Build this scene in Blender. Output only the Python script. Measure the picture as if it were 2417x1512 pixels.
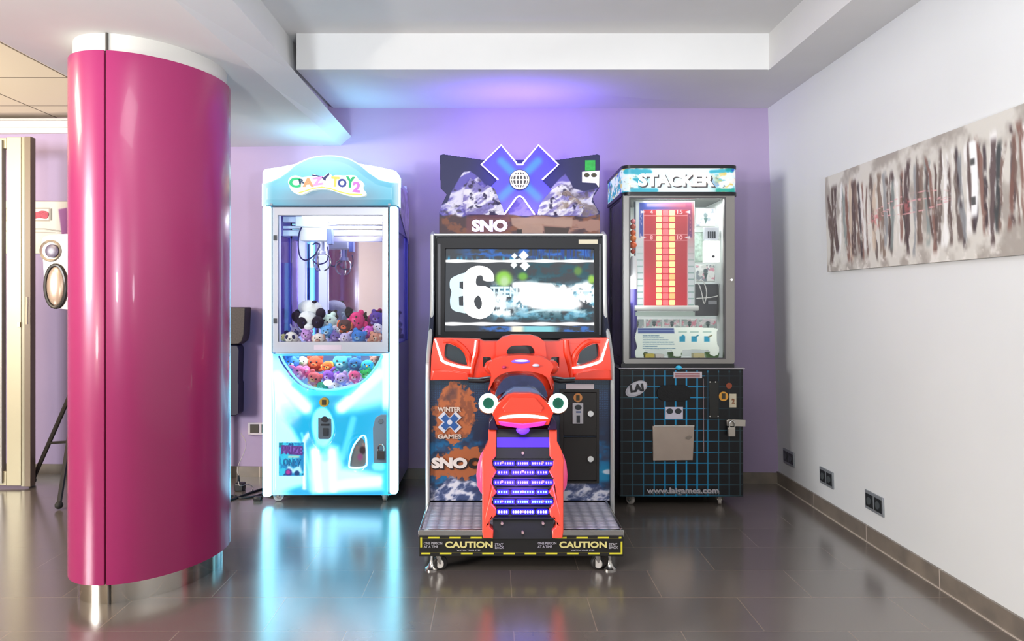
import bpy, math, random
import numpy as np
from mathutils import Vector, Matrix
from mathutils.geometry import tessellate_polygon

for o in list(bpy.data.objects): bpy.data.objects.remove(o)
SC = bpy.context.scene; COL = SC.collection
F = 1744.0; U = 4.8/F; H = 430*U          # focal length in pixels, metres per unit at the wall, camera height
CX, CY = 1168.0, 710.0

# ------------------------------------------------------------------ camera, world, large lights
cd = bpy.data.cameras.new('camera'); cam = bpy.data.objects.new('camera', cd); COL.objects.link(cam)
cam.location = (0, 0, H); cam.rotation_euler = (math.pi/2, 0, 0)
cd.sensor_width = 36; cd.lens = 36*F/2417
cd.shift_x = (1208.5-CX)/2417; cd.shift_y = -(756-CY)/2417; cd.clip_start = .02
SC.camera = cam
wd = bpy.data.worlds.new('world'); SC.world = wd; wd.use_nodes = True
wd.node_tree.nodes['Background'].inputs[0].default_value = (0.93, 0.95, 1.0, 1)
wd.node_tree.nodes['Background'].inputs[1].default_value = 0.72
def area(name, loc, tgt, size, power, color, sizey=None):
    l = bpy.data.lights.new(name, 'AREA'); l.energy = power; l.color = color
    l.shape = 'RECTANGLE'; l.size = size; l.size_y = sizey or size
    o = bpy.data.objects.new(name, l); COL.objects.link(o); o.location = loc
    o.rotation_euler = (Vector(tgt)-Vector(loc)).to_track_quat('-Z', 'Y').to_euler()
    return o
def spot(name, loc, tgt, power, color, deg, rad=.12):
    l = bpy.data.lights.new(name, 'SPOT'); l.energy = power; l.color = color; l.spot_size = math.radians(deg); l.spot_blend = .8; l.shadow_soft_size = rad
    o = bpy.data.objects.new(name, l); COL.objects.link(o); o.location = loc
    o.rotation_euler = (Vector(tgt)-Vector(loc)).to_track_quat('-Z', 'Y').to_euler(); return o
area('side_window_light', (-5.9, -1.0, 1.75), (1.8, 4.2, 1.3), 1.7, 330, (.985, .985, .985), 1.1)
area('recess_fill_light', (-0.5, 0.7, 2.6), (-0.4, 1.5, 0), 1.9, 66, (1.0, .99, .975), 1.3)  # unseen overhead area light, added to fill the walls
area('hall_fill_light', (-3.2, -2.6, 2.4), (-3.4, -3.6, 0), 1.2, 80, (1.0, .92, .8))  # added to brighten the front wall that the crane mirror reflects
area('warm_fill_light', (-3.3, 2.6, 2.3), (-2.9, 3.6, 0), .6, 30, (1.0, .80, .55))  # unseen warm light added to tint the left side
spot('warm_fill_uplight', (-2.7, 0.7, .9), (-2.2, 2.3, 2.2), 90, (1.0, .93, .82), 90)  # added warm uplight, lifts the plaster ceiling at upper left
spot('ceiling_fill_spot', (-0.9, -0.6, 1.3), (-0.9, 1.1, 2.5), 250, (.87, .93, 1.0), 95)  # unseen upward spot added as ceiling fill
spot('ceiling_fill_spot', (0.9, -0.6, 1.3), (0.7, 1.3, 2.6), 250, (.87, .93, 1.0), 95)  # second added ceiling fill spot, right of the camera
spot('warm_fill_uplight', (-4.3, 2.9, .7), (-3.9, 3.9, 2.4), 230, (1.0, .89, .72), 100)  # added warm uplight, brightens the tiled ceiling
SC.view_settings.view_transform = 'Standard'; SC.view_settings.look = 'None'
SC.view_settings.gamma = 1; SC.view_settings.use_curve_mapping = False
SC.view_settings.exposure = 0.35
SC.cycles.max_bounces = 10; SC.cycles.transparent_max_bounces = 16
SC.cycles.sample_clamp_indirect = 6; SC.cycles.caustics_reflective = False; SC.cycles.caustics_refractive = False

# ------------------------------------------------------------------ helpers
def S(px, py, Y): return Vector(((px-CX)*Y/F, Y, H+(CY-py)*Y/F))
def XX(px, Y): return (px-CX)*Y/F
def ZZ(py, Y): return H+(CY-py)*Y/F
def lin(c):
    c = np.asarray(c, dtype=float)
    return np.where(c <= .04045, c/12.92, ((c+.055)/1.055)**2.4)
def hx(h):
    h = h.lstrip('#'); return tuple(int(h[i:i+2], 16)/255 for i in (0, 2, 4))
def hl(h): return tuple(float(v) for v in lin(hx(h)))+(1,)
_M = {}
def pm(name, color='#808080', rough=.5, metal=0, emit=None, es=0, coat=0, spec=.5, noise=0, nscale=20, bump=0, trans=0):
    """principled material, colour as sRGB hex, with a little procedural variation"""
    if name in _M: return _M[name]
    m = bpy.data.materials.new(name); m.use_nodes = True; nt = m.node_tree; b = nt.nodes['Principled BSDF']
    c = hl(color)
    b.inputs['Base Color'].default_value = c; b.inputs['Roughness'].default_value = rough
    b.inputs['Metallic'].default_value = metal; b.inputs['Coat Weight'].default_value = coat
    b.inputs['Specular IOR Level'].default_value = spec; b.inputs['Transmission Weight'].default_value = trans
    if emit: b.inputs['Emission Color'].default_value = hl(emit); b.inputs['Emission Strength'].default_value = es
    if noise or bump:
        tc = nt.nodes.new('ShaderNodeTexCoord'); n = nt.nodes.new('ShaderNodeTexNoise')
        n.inputs['Scale'].default_value = nscale; n.inputs['Detail'].default_value = 4
        nt.links.new(tc.outputs['Object'], n.inputs['Vector'])
        if noise:
            r = nt.nodes.new('ShaderNodeValToRGB')
            r.color_ramp.elements[0].position = .3; r.color_ramp.elements[1].position = .7
            r.color_ramp.elements[0].color = tuple(v*(1-noise) for v in c[:3])+(1,)
            r.color_ramp.elements[1].color = tuple(min(1, v*(1+noise)) for v in c[:3])+(1,)
            nt.links.new(n.outputs['Fac'], r.inputs[0]); nt.links.new(r.outputs[0], b.inputs['Base Color'])
        if bump:
            bp = nt.nodes.new('ShaderNodeBump'); bp.inputs['Strength'].default_value = bump; bp.inputs['Distance'].default_value = .01
            nt.links.new(n.outputs['Fac'], bp.inputs['Height']); nt.links.new(bp.outputs[0], b.inputs['Normal'])
    _M[name] = m; return m
def glow(name, color, strength):
    return pm(name, color, .5, emit=color, es=strength)
def glass(name='clear_glass', tint='#ffffff', refl=1.0, opac=0.0):
    if name in _M: return _M[name]
    m = bpy.data.materials.new(name); m.use_nodes = True; nt = m.node_tree; nt.nodes.clear()
    out = nt.nodes.new('ShaderNodeOutputMaterial'); mix = nt.nodes.new('ShaderNodeMixShader')
    tr = nt.nodes.new('ShaderNodeBsdfTransparent'); gl = nt.nodes.new('ShaderNodeBsdfGlossy')
    tr.inputs[0].default_value = hl(tint); gl.inputs['Roughness'].default_value = .03
    fr = nt.nodes.new('ShaderNodeFresnel'); fr.inputs[0].default_value = 1.35
    mu = nt.nodes.new('ShaderNodeMath'); mu.operation = 'MULTIPLY_ADD'; mu.inputs[1].default_value = refl; mu.inputs[2].default_value = opac
    nt.links.new(fr.outputs[0], mu.inputs[0]); nt.links.new(mu.outputs[0], mix.inputs[0])
    nt.links.new(tr.outputs[0], mix.inputs[1]); nt.links.new(gl.outputs[0], mix.inputs[2]); nt.links.new(mix.outputs[0], out.inputs[0])
    _M[name] = m; return m
def attr_mat(name, rough=.4, es=0.0, base=1.0, coat=0, spec=.5):
    """printed / back-lit artwork: colours sit in the mesh attribute Col"""
    if name in _M: return _M[name]
    m = bpy.data.materials.new(name); m.use_nodes = True; nt = m.node_tree; b = nt.nodes['Principled BSDF']
    a = nt.nodes.new('ShaderNodeAttribute'); a.attribute_name = 'Col'
    b.inputs['Roughness'].default_value = rough; b.inputs['Coat Weight'].default_value = coat; b.inputs['Specular IOR Level'].default_value = spec
    mx = nt.nodes.new('ShaderNodeVectorMath'); mx.operation = 'SCALE'; mx.inputs['Scale'].default_value = base
    nt.links.new(a.outputs['Color'], mx.inputs[0]); nt.links.new(mx.outputs[0], b.inputs['Base Color'])
    if es:
        nt.links.new(a.outputs['Color'], b.inputs['Emission Color']); b.inputs['Emission Strength'].default_value = es
    _M[name] = m; return m

class MB:
    def __init__(s): s.v = []; s.f = []
    def add(s, vs, fs):
        n = len(s.v); s.v += [tuple(v) for v in vs]; s.f += [tuple(i+n for i in f) for f in fs]; return s
    def box(s, x0, x1, y0, y1, z0, z1):
        return s.add([(x, y, z) for z in (z0, z1) for y in (y0, y1) for x in (x0, x1)],
                     [(0, 2, 3, 1), (4, 5, 7, 6), (0, 1, 5, 4), (2, 6, 7, 3), (0, 4, 6, 2), (1, 3, 7, 5)])
    def pbox(s, p0, q0, p1, q1, Y0, Y1):
        """box whose front face at depth Y0 is the pixel rectangle p0,q0 - p1,q1"""
        return s.box(XX(p0, Y0), XX(p1, Y0), Y0, Y1, ZZ(q1, Y0), ZZ(q0, Y0))
    def ell(s, c, r, rot=None, seg=18, ring=12):
        c = Vector(c); r = (r, r, r) if isinstance(r, (int, float)) else r; vs = []; fs = []
        for i in range(ring+1):
            a = math.pi*i/ring
            for j in range(seg):
                b = 2*math.pi*j/seg
                p = Vector((r[0]*math.sin(a)*math.cos(b), r[1]*math.sin(a)*math.sin(b), r[2]*math.cos(a)))
                if rot: p = rot @ p
                vs.append(c+p)
        for i in range(ring):
            for j in range(seg):
                k = (j+1) % seg; fs.append((i*seg+j, i*seg+seg+j, i*seg+seg+k, i*seg+k))
        return s.add(vs, fs)
    def lathe(s, p0, axis, prof, seg=20, cap=True):
        p0 = Vector(p0); ax = Vector(axis).normalized(); u = ax.orthogonal().normalized(); w = ax.cross(u); vs = []; fs = []
        for t, r in prof:
            for j in range(seg):
                b = 2*math.pi*j/seg; vs.append(p0+ax*t+(u*math.cos(b)+w*math.sin(b))*r)
        for i in range(len(prof)-1):
            for j in range(seg):
                k = (j+1) % seg; fs.append((i*seg+j, i*seg+k, i*seg+seg+k, i*seg+seg+j))
        if cap: fs.append(tuple(range(seg-1, -1, -1))); n = (len(prof)-1)*seg; fs.append(tuple(range(n, n+seg)))
        return s.add(vs, fs)
    def cyl(s, p0, p1, r, r1=None, seg=18):
        d = Vector(p1)-Vector(p0); return s.lathe(p0, d, [(0, r), (d.length, r if r1 is None else r1)], seg)
    def tube(s, pts, r, seg=8, closed=False):
        P = [Vector(p) for p in pts]; n = len(P); vs = []; fs = []; up = None
        for i, p in enumerate(P):
            a = P[(i-1) % n] if (closed or i) else p; b = P[(i+1) % n] if (closed or i < n-1) else p
            t = (b-a).normalized() if (b-a).length > 1e-9 else Vector((0, 0, 1))
            if up is None: up = t.orthogonal().normalized()
            up = up-t*up.dot(t); up = up.normalized() if up.length > 1e-6 else t.orthogonal().normalized()
            w = t.cross(up); rr = r[i] if isinstance(r, (list, tuple)) else r
            for j in range(seg):
                c = 2*math.pi*j/seg; vs.append(p+(up*math.cos(c)+w*math.sin(c))*rr)
        for i in range(n if closed else n-1):
            q = (i+1) % n
            for j in range(seg):
                k = (j+1) % seg; fs.append((i*seg+j, i*seg+k, q*seg+k, q*seg+j))
        if not closed: fs.append(tuple(range(seg-1, -1, -1))); fs.append(tuple(range((n-1)*seg, n*seg)))
        return s.add(vs, fs)
    def loft(s, loops, cap=True):
        n = len(loops[0]); vs = [p for L in loops for p in L]; fs = []
        for i in range(len(loops)-1):
            for j in range(n):
                k = (j+1) % n; fs.append((i*n+j, i*n+k, (i+1)*n+k, (i+1)*n+j))
        if cap: fs.append(tuple(range(n-1, -1, -1))); m = (len(loops)-1)*n; fs.append(tuple(range(m, m+n)))
        return s.add(vs, fs)
    def plate(s, polys, Y0, Y1, world=False):
        """flat plate facing the room; polys = outline then holes, pixel points seen at depth Y0"""
        L = []
        for i, p in enumerate(polys):
            q = [Vector((a, b, 0)) for a, b in p] if world else [Vector((XX(a, Y0), ZZ(b, Y0), 0)) for a, b in p]
            A = sum(q[j].x*q[(j+1) % len(q)].y-q[(j+1) % len(q)].x*q[j].y for j in range(len(q)))
            if (A < 0) == (i == 0): q.reverse()
            L.append(q)
        tris = tessellate_polygon(L); fl = [v for q in L for v in q]; n = len(fl)
        vs = [(v.x, Y0, v.y) for v in fl]+[(v.x, Y1, v.y) for v in fl]; fs = []
        for t in tris:
            a, b, c = t
            cr = (fl[b]-fl[a]).cross(fl[c]-fl[a]).z
            if cr < 0: a, b, c = a, c, b
            fs.append((a, b, c)); fs.append((c+n, b+n, a+n))
        o = 0
        for q in L:
            m = len(q)
            for j in range(m):
                k = (j+1) % m; fs.append((o+j, o+j+n, o+k+n, o+k))
            o += m
        return s.add(vs, fs)

def spl(pts, n=6, closed=True):
    """smooth curve through 2-D/3-D points"""
    P = [Vector(p) for p in pts]; N = len(P); out = []
    for i in range(N if closed else N-1):
        a, b = P[i], P[(i+1) % N]
        p0 = P[(i-1) % N] if (closed or i) else a; p3 = P[(i+2) % N] if (closed or i+2 < N) else b
        for k in range(n):
            t = k/n
            out.append(.5*((2*a)+(b-p0)*t+(2*p0-5*a+4*b-p3)*t*t+(3*a-p0-3*b+p3)*t**3))
    if not closed: out.append(P[-1])
    return [tuple(v) for v in out]
def rrect(x0, y0, x1, y1, r, n=5):
    out = []
    for cx, cy, a0 in ((x1-r, y0+r, -90), (x1-r, y1-r, 0), (x0+r, y1-r, 90), (x0+r, y0+r, 180)):
        for i in range(n+1):
            a = math.radians(a0+90*i/n); out.append((cx+r*math.cos(a), cy+r*math.sin(a)))
    return out
def circ(cx, cy, rx, ry=None, n=28, rot=0):
    ry = ry or rx; c, s_ = math.cos(rot), math.sin(rot)
    return [(cx+rx*math.cos(t)*c-ry*math.sin(t)*s_, cy+rx*math.cos(t)*s_+ry*math.sin(t)*c) for t in (2*math.pi*i/n for i in range(n))]
def mir(pts, xc): return [(2*xc-x, y) for x, y in reversed(pts)]

def root_of(o):
    while o.parent: o = o.parent
    return o
def obj(name, mb, mat, parent=None, smooth=35, bevel=0, label=None, kind=None, seg=2):
    me = bpy.data.meshes.new(name)
    off = root_of(parent).location if parent else Vector((0, 0, 0))
    me.from_pydata([(v[0]-off.x, v[1]-off.y, v[2]-off.z) for v in mb.v], [], mb.f); me.update()
    if smooth:
        me.shade_smooth(); me.set_sharp_from_angle(angle=math.radians(smooth))
    me.materials.append(mat)
    o = bpy.data.objects.new(name, me); COL.objects.link(o)
    if parent: o.parent = parent
    if bevel:
        b = o.modifiers.new('bevel', 'BEVEL'); b.width = bevel; b.segments = seg; b.limit_method = 'ANGLE'; b.angle_limit = math.radians(40)
    if label: o['label'] = label
    if kind: o['kind'] = kind
    return o
def thing(name, loc, label, cat, group=None):
    o = bpy.data.objects.new(name, None); COL.objects.link(o); o.location = loc; o.empty_display_size = .05
    o['label'] = label; o['category'] = cat
    if group: o['group'] = group
    return o
def tag(o, label, cat, group=None):
    o['label'] = label; o['category'] = cat
    if group: o['group'] = group
    return o
def struct(name, mb, mat, parent=None, **k):
    return obj(name, mb, mat, parent, kind='structure' if parent is None else None, **k)

_fc = {}
def text_mb(body, rect, Y, th=.004, bold=.02, rot=0, shear=0):
    """real letters filling the pixel rectangle at depth Y"""
    cu = bpy.data.curves.new('t', 'FONT'); cu.body = body; cu.size = 1; cu.extrude = .5; cu.offset = bold; cu.resolution_u = 3; cu.shear = shear
    ob = bpy.data.objects.new('t', cu); COL.objects.link(ob)
    me = ob.to_mesh(); V = np.array([v.co[:] for v in me.vertices]); fs = [tuple(p.vertices) for p in me.polygons]
    ob.to_mesh_clear(); bpy.data.objects.remove(ob); bpy.data.curves.remove(cu)
    lo, hi = V.min(0), V.max(0); x0, y0, x1, y1 = rect
    px = (V[:, 0]-lo[0])/(hi[0]-lo[0])-.5; py = .5-(V[:, 1]-lo[1])/(hi[1]-lo[1])
    px *= (x1-x0); py *= (y1-y0); c, s_ = math.cos(math.radians(rot)), math.sin(math.radians(rot))
    qx = px*c-py*s_+(x0+x1)/2; qy = px*s_+py*c+(y0+y1)/2; d = .5-(V[:, 2]-lo[2])/(hi[2]-lo[2])
    mb = MB(); mb.add([((a-CX)*Y/F, Y-th/2+q*th, H+(CY-b)*Y/F) for a, b, q in zip(qx, qy, d)], fs); return mb

# numpy painting helpers (colours of printed artwork, evaluated at mesh vertices)
_rng = np.random.default_rng(7); _T = _rng.random((256, 256))
def vn(x, y):
    xi = np.floor(x).astype(int); yi = np.floor(y).astype(int); a = x-xi; b = y-yi
    a = a*a*(3-2*a); b = b*b*(3-2*b); g = lambda i, j: _T[i % 256, j % 256]
    return (g(xi, yi)*(1-a)+g(xi+1, yi)*a)*(1-b)+(g(xi, yi+1)*(1-a)+g(xi+1, yi+1)*a)*b
def fbm(x, y, o=4):
    s_ = 0; w = .5
    for i in range(o): s_ = s_+w*vn(x+17.3*i, y+9.1*i); x = x*2.03; y = y*2.03; w *= .5
    return s_/(1-.5**o)
def ridge(x, y, o=4):
    s_ = 0; w = .5
    for i in range(o): s_ = s_+w*(1-abs(2*vn(x+31.3*i, y+5.1*i)-1)); x = x*2.1; y = y*2.1; w *= .5
    return s_/(1-.5**o)
def ss(a, b, x):
    t = np.clip((x-a)/(b-a), 0, 1); return t*t*(3-2*t)
def sdp(X, Y, poly):
    d = np.full(X.shape, 1e9); ins = np.zeros(X.shape, bool); n = len(poly)
    for i in range(n):
        ax, ay = poly[i][:2]; bx, by = poly[(i+1) % n][:2]; ex, ey = bx-ax, by-ay; wx, wy = X-ax, Y-ay
        t = np.clip((wx*ex+wy*ey)/(ex*ex+ey*ey+1e-9), 0, 1); d = np.minimum(d, np.hypot(wx-ex*t, wy-ey*t))
        c = ((ay > Y) != (by > Y)) & (X < (bx-ax)*(Y-ay)/(by-ay+1e-12)+ax); ins ^= c
    return np.where(ins, -d, d)
def seg(X, Y, ax, ay, bx, by):
    ex, ey = bx-ax, by-ay; t = np.clip(((X-ax)*ex+(Y-ay)*ey)/(ex*ex+ey*ey+1e-9), 0, 1); return np.hypot(X-ax-ex*t, Y-ay-ey*t)
class Art:
    def __init__(s, X, Y, base): s.X, s.Y = X, Y; s.c = np.ones(X.shape+(3,))*np.array(hx(base) if isinstance(base, str) else base)
    def mix(s, col, m):
        col = np.array(hx(col)) if isinstance(col, str) else col; m = np.clip(m, 0, 1)[..., None]; s.c = s.c*(1-m)+col*m; return s
    def poly(s, pts, col, soft=1.0, a=1.0): return s.mix(col, a*ss(soft, -soft, sdp(s.X, s.Y, pts)))
    def rect(s, x0, y0, x1, y1, col, soft=.6, a=1.0): return s.poly([(x0, y0), (x1, y0), (x1, y1), (x0, y1)], col, soft, a)
    def disc(s, x, y, rx, ry, col, soft=.15, a=1.0):
        r = np.sqrt(((s.X-x)/rx)**2+((s.Y-y)/ry)**2); return s.mix(col, a*ss(1+soft, 1-soft, r))
    def line(s, x0, y0, x1, y1, w, col, soft=.8, a=1.0): return s.mix(col, a*ss(w/2+soft, w/2-soft, seg(s.X, s.Y, x0, y0, x1, y1)))
def paint(name, rect, Y, res, fn, mat, parent=None, mask=None, relief=None, th=0, **k):
    """a gridded panel, pixel rectangle at depth Y, painted by fn(X, Y) -> Art"""
    x0, y0, x1, y1 = rect; nx = max(2, int((x1-x0)*res)); ny = max(2, int((y1-y0)*res))
    PX, PY = np.meshgrid(np.linspace(x0, x1, nx+1), np.linspace(y0, y1, ny+1))
    C = lin(np.clip(fn(PX, PY).c, 0, 1)); D = relief(PX, PY) if relief is not None else 0*PX
    V = np.stack([(PX-CX)*Y/F, Y+D, H+(CY-PY)*Y/F], -1).reshape(-1, 3)
    I = np.arange((nx+1)*(ny+1)).reshape(ny+1, nx+1)
    Q = np.stack([I[1:, :-1], I[1:, 1:], I[:-1, 1:], I[:-1, :-1]], -1).reshape(-1, 4)
    if mask is not None:
        keep = mask((PX[1:, 1:]+PX[:-1, :-1])/2, (PY[1:, 1:]+PY[:-1, :-1])/2).reshape(-1); Q = Q[keep]
    off = root_of(parent).location if parent else Vector((0, 0, 0))
    me = bpy.data.meshes.new(name); me.from_pydata((V-np.array(off)).tolist(), [], Q.tolist()); me.update()
    at = me.color_attributes.new('Col', 'FLOAT_COLOR', 'POINT')
    at.data.foreach_set('color', np.concatenate([C.reshape(-1, 3), np.ones((V.shape[0], 1))], 1).astype(np.float32).reshape(-1))
    me.shade_smooth(); me.materials.append(mat); o = bpy.data.objects.new(name, me); COL.objects.link(o)
    if parent: o.parent = parent
    if th:
        md = o.modifiers.new('thickness', 'SOLIDIFY'); md.thickness = th; md.offset = -1
    for q, v in k.items(): o[q] = v
    return o

# ------------------------------------------------------------------ shared materials
WHITE = pm('white_plaster', '#dcdbd9', .9, noise=.02, nscale=3)
PURPLE = pm('lavender_paint', '#a897b6', .85, noise=.03, nscale=2)
CHROME = pm('brushed_steel', '#c8c6c2', .22, 1)
ALU = pm('aluminium', '#a9aab0', .38, .7)
BLACK = pm('black_plastic', '#17171a', .4)
DARK = pm('dark_void', '#0c0c10', .9)
RUBBER = pm('grey_rubber', '#8f8f90', .5)
ORANGE = pm('orange_gloss_plastic', '#ea3c20', .3, coat=.3)

# ------------------------------------------------------------------ the room
def wy(x): return 4.8-.0525*(x-1.844)       # depth of the back wall
m = bpy.data.materials.new('floor_tiles'); m.use_nodes = True; nt = m.node_tree; b = nt.nodes['Principled BSDF']
tc = nt.nodes.new('ShaderNodeTexCoord'); mp = nt.nodes.new('ShaderNodeMapping'); mp.inputs['Location'].default_value = (1.1325+6, -.25+9, 0)
br = nt.nodes.new('ShaderNodeTexBrick'); br.offset = .5; br.inputs['Scale'].default_value = 1
br.inputs['Brick Width'].default_value = .6; br.inputs['Row Height'].default_value = .3; br.inputs['Mortar Size'].default_value = .0022
br.inputs['Mortar Smooth'].default_value = .3; br.inputs['Bias'].default_value = 0
br.inputs['Color1'].default_value = hl('#6e655e'); br.inputs['Color2'].default_value = hl('#675f59'); br.inputs['Mortar'].default_value = hl('#8a7b70')
nz = nt.nodes.new('ShaderNodeTexNoise'); nz.inputs['Scale'].default_value = 5; nz.inputs['Detail'].default_value = 6
mx = nt.nodes.new('ShaderNodeMix'); mx.data_type = 'RGBA'; mx.blend_type = 'MULTIPLY'; mx.inputs[0].default_value = .35
rp = nt.nodes.new('ShaderNodeValToRGB'); rp.color_ramp.elements[0].color = (.7, .7, .7, 1); rp.color_ramp.elements[0].position = .3; rp.color_ramp.elements[1].position = .7
L = nt.links.new
L(tc.outputs['Object'], mp.inputs[0]); L(mp.outputs[0], br.inputs['Vector']); L(tc.outputs['Object'], nz.inputs['Vector'])
L(nz.outputs['Fac'], rp.inputs[0]); L(br.outputs['Color'], mx.inputs[6]); L(rp.outputs[0], mx.inputs[7]); L(mx.outputs[2], b.inputs['Base Color'])
mr = nt.nodes.new('ShaderNodeMapRange'); mr.inputs[3].default_value = .17; mr.inputs[4].default_value = .27
L(nz.outputs['Fac'], mr.inputs[0]); L(mr.outputs[0], b.inputs['Roughness'])
bp = nt.nodes.new('ShaderNodeBump'); bp.inputs['Strength'].default_value = .35; bp.inputs['Distance'].default_value = .002; bp.invert = True
L(br.outputs['Fac'], bp.inputs['Height']); L(bp.outputs[0], b.inputs['Normal']); b.inputs['Specular IOR Level'].default_value = .9; b.inputs['Coat Weight'].default_value = .8; b.inputs['Coat Roughness'].default_value = .2; b.inputs['Coat IOR'].default_value = 1.7
struct('floor', MB().box(-6.5, 2.2, -5, 5.6, -.1, 0), m, smooth=0)

# back wall (turned a few degrees), lavender
x0, x1 = -6.3, 1.9
struct('wall_back', MB().add([(x0, wy(x0), 0), (x1, wy(x1), 0), (x1, wy(x1)+.15, 0), (x0, wy(x0)+.15, 0), (x0, wy(x0), 2.75), (x1, wy(x1), 2.75), (x1, wy(x1)+.15, 2.75), (x0, wy(x0)+.15, 2.75)],
       [(0, 1, 5, 4), (1, 2, 6, 5), (2, 3, 7, 6), (3, 0, 4, 7), (4, 5, 6, 7), (3, 2, 1, 0)]), PURPLE, smooth=0)
RW0, RWS = 670*U, -25/885                      # right wall leans outward a little towards the floor
def wx(z): return RW0+RWS*z
WR = pm('white_wall_paint', '#d9dbdb', .85, noise=.015, nscale=2)
def slab(z0, z1, d0, d1, ya, yb):
    return [(wx(z0)-d0, ya, z0), (wx(z0)-d1, ya, z0), (wx(z1)-d1, ya, z1), (wx(z1)-d0, ya, z1), (wx(z0)-d0, yb, z0), (wx(z0)-d1, yb, z0), (wx(z1)-d1, yb, z1), (wx(z1)-d0, yb, z1)]
BF = [(0, 1, 2, 3), (7, 6, 5, 4), (0, 4, 5, 1), (1, 5, 6, 2), (2, 6, 7, 3), (3, 7, 4, 0)]
struct('wall_right', MB().add(slab(0, 2.75, -.12, 0, -5, wy(1.83)+.1), BF), WR, smooth=0)
struct('wall_left', MB().box(-6.5, -6.3, -5, 5.4, 0, 2.75), pm('cream_paint', '#d8cfc0', .9, noise=.02), smooth=0)
struct('wall_front', MB().box(-6.3, -2.0, -4.1, -3.9, 0, 2.75), pm('cream_paint'), smooth=0)

# skirting of floor tile
def skirt_mat(name, horizontal):
    m = bpy.data.materials.new(name); m.use_nodes = True; nt = m.node_tree; b = nt.nodes['Principled BSDF']; L = nt.links.new
    tc = nt.nodes.new('ShaderNodeTexCoord'); sp = nt.nodes.new('ShaderNodeSeparateXYZ'); L(tc.outputs['Object'], sp.inputs[0])
    ad = nt.nodes.new('ShaderNodeMath'); ad.operation = 'ADD'; ad.inputs[1].default_value = 9.0+(.385 if horizontal else -.04)
    L(sp.outputs[0 if horizontal else 1], ad.inputs[0])
    md = nt.nodes.new('ShaderNodeMath'); md.operation = 'MODULO'; md.inputs[1].default_value = .6; L(ad.outputs[0], md.inputs[0])
    lt = nt.nodes.new('ShaderNodeMath'); lt.operation = 'LESS_THAN'; lt.inputs[1].default_value = .005; L(md.outputs[0], lt.inputs[0])
    nz = nt.nodes.new('ShaderNodeTexNoise'); nz.inputs['Scale'].default_value = 9; L(tc.outputs['Object'], nz.inputs[0])
    r = nt.nodes.new('ShaderNodeValToRGB'); r.color_ramp.elements[0].color = hl('#6f675f'); r.color_ramp.elements[1].color = hl('#857a6e'); r.color_ramp.elements[0].position = .3; r.color_ramp.elements[1].position = .7
    L(nz.outputs[0], r.inputs[0]); mx = nt.nodes.new('ShaderNodeMix'); mx.data_type = 'RGBA'; L(lt.outputs[0], mx.inputs[0]); L(r.outputs[0], mx.inputs[6]); mx.inputs[7].default_value = hl('#c4b8ad')
    L(mx.outputs[2], b.inputs['Base Color']); b.inputs['Roughness'].default_value = .3; return m
struct('baseboard_right', MB().add(slab(0, .078, -.01, .012, -5, wy(1.83)), BF), skirt_mat('skirting_tile_right', False), smooth=0)
d = .012
struct('baseboard_back', MB().add([(x0, wy(x0)-d, 0), (1.84, wy(1.84)-d, 0), (1.84, wy(1.84)+.01, 0), (x0, wy(x0)+.01, 0), (x0, wy(x0)-d, .07), (1.84, wy(1.84)-d, .07), (1.84, wy(1.84)+.01, .07), (x0, wy(x0)+.01, .07)],
       [(0, 1, 5, 4), (1, 2, 6, 5), (2, 3, 7, 6), (3, 0, 4, 7), (4, 5, 6, 7), (3, 2, 1, 0)]), skirt_mat('skirting_tile_back', True), smooth=0)
GROUT = pm('pale_grout', '#b8aca0', .8)
struct('trim_1', MB().add([(wx(0)-.018, -5, 0), (wx(0)-.012, -5, 0), (wx(0)-.012, -5, .004), (wx(0)-.018, -5, .004), (wx(0)-.018, 4.79, 0), (wx(0)-.012, 4.79, 0), (wx(0)-.012, 4.79, .004), (wx(0)-.018, 4.79, .004)], BF), GROUT, smooth=0)

# ceiling: recess, soffits, lowered box, tiled field
def quadbox(pts, h):
    """slab with the 4 given underside points, h thick upwards"""
    return MB().add(list(pts)+[(p[0], p[1], p[2]+h) for p in pts], [(0, 1, 2, 3), (7, 6, 5, 4), (0, 4, 5, 1), (1, 5, 6, 2), (2, 6, 7, 3), (3, 7, 4, 0)])
zt, zr, zl = H+527*U, H+455*U, H+378*U
YB = 4.8/1.198
struct('ceiling', MB().box(-1.3, 2.2, -5, YB+.3, zt, zt+.1), WHITE, smooth=0)
struct('trim_2', MB().box(540*U, wx(zr)+.05, -5, YB+.02, zr, zt+.02), WHITE, smooth=0)        # soffit along the right wall
z_l = ZZ(255, wy(-1.08))
g = MB()                                                                                       # soffit along the back wall
xl, xr = -391*U, wx(zr)+.02
P = [(xl, YB, zr+.002), (xr, YB, zr+.002), (xr, wy(xr)+.02, zr), (-1.083, wy(-1.083)+.02, z_l)]
g.add(P+[(p[0], p[1], zt+.03) for p in P], [(0, 3, 2, 1), (4, 5, 6, 7), (0, 1, 5, 4), (1, 2, 6, 5), (2, 3, 7, 6), (3, 0, 4, 7)])
struct('trim_3', g, WHITE, smooth=0)
g = MB(); seq = []
for Y, xa in ((-5, -403*U), (2.5, -403*U), (3.6, -391.5*U), (wy(-1.02), -376*U)):
    seq.append([(xa, Y, zl), (-349*U, Y, H+400*U), (-404*U, Y, H+461*U), (-412*U, Y, zt+.05), (-420*U, Y, zt+.05), (-420*U, Y, zl)])
g.loft(seq); struct('trim_4', g, WHITE, smooth=0)                                              # tilted edge slab
struct('trim_5', MB().box(-720*U, -420*U, -5, 5.02, zl, zl+.3), WHITE, smooth=0)               # lowered box round the column
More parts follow.
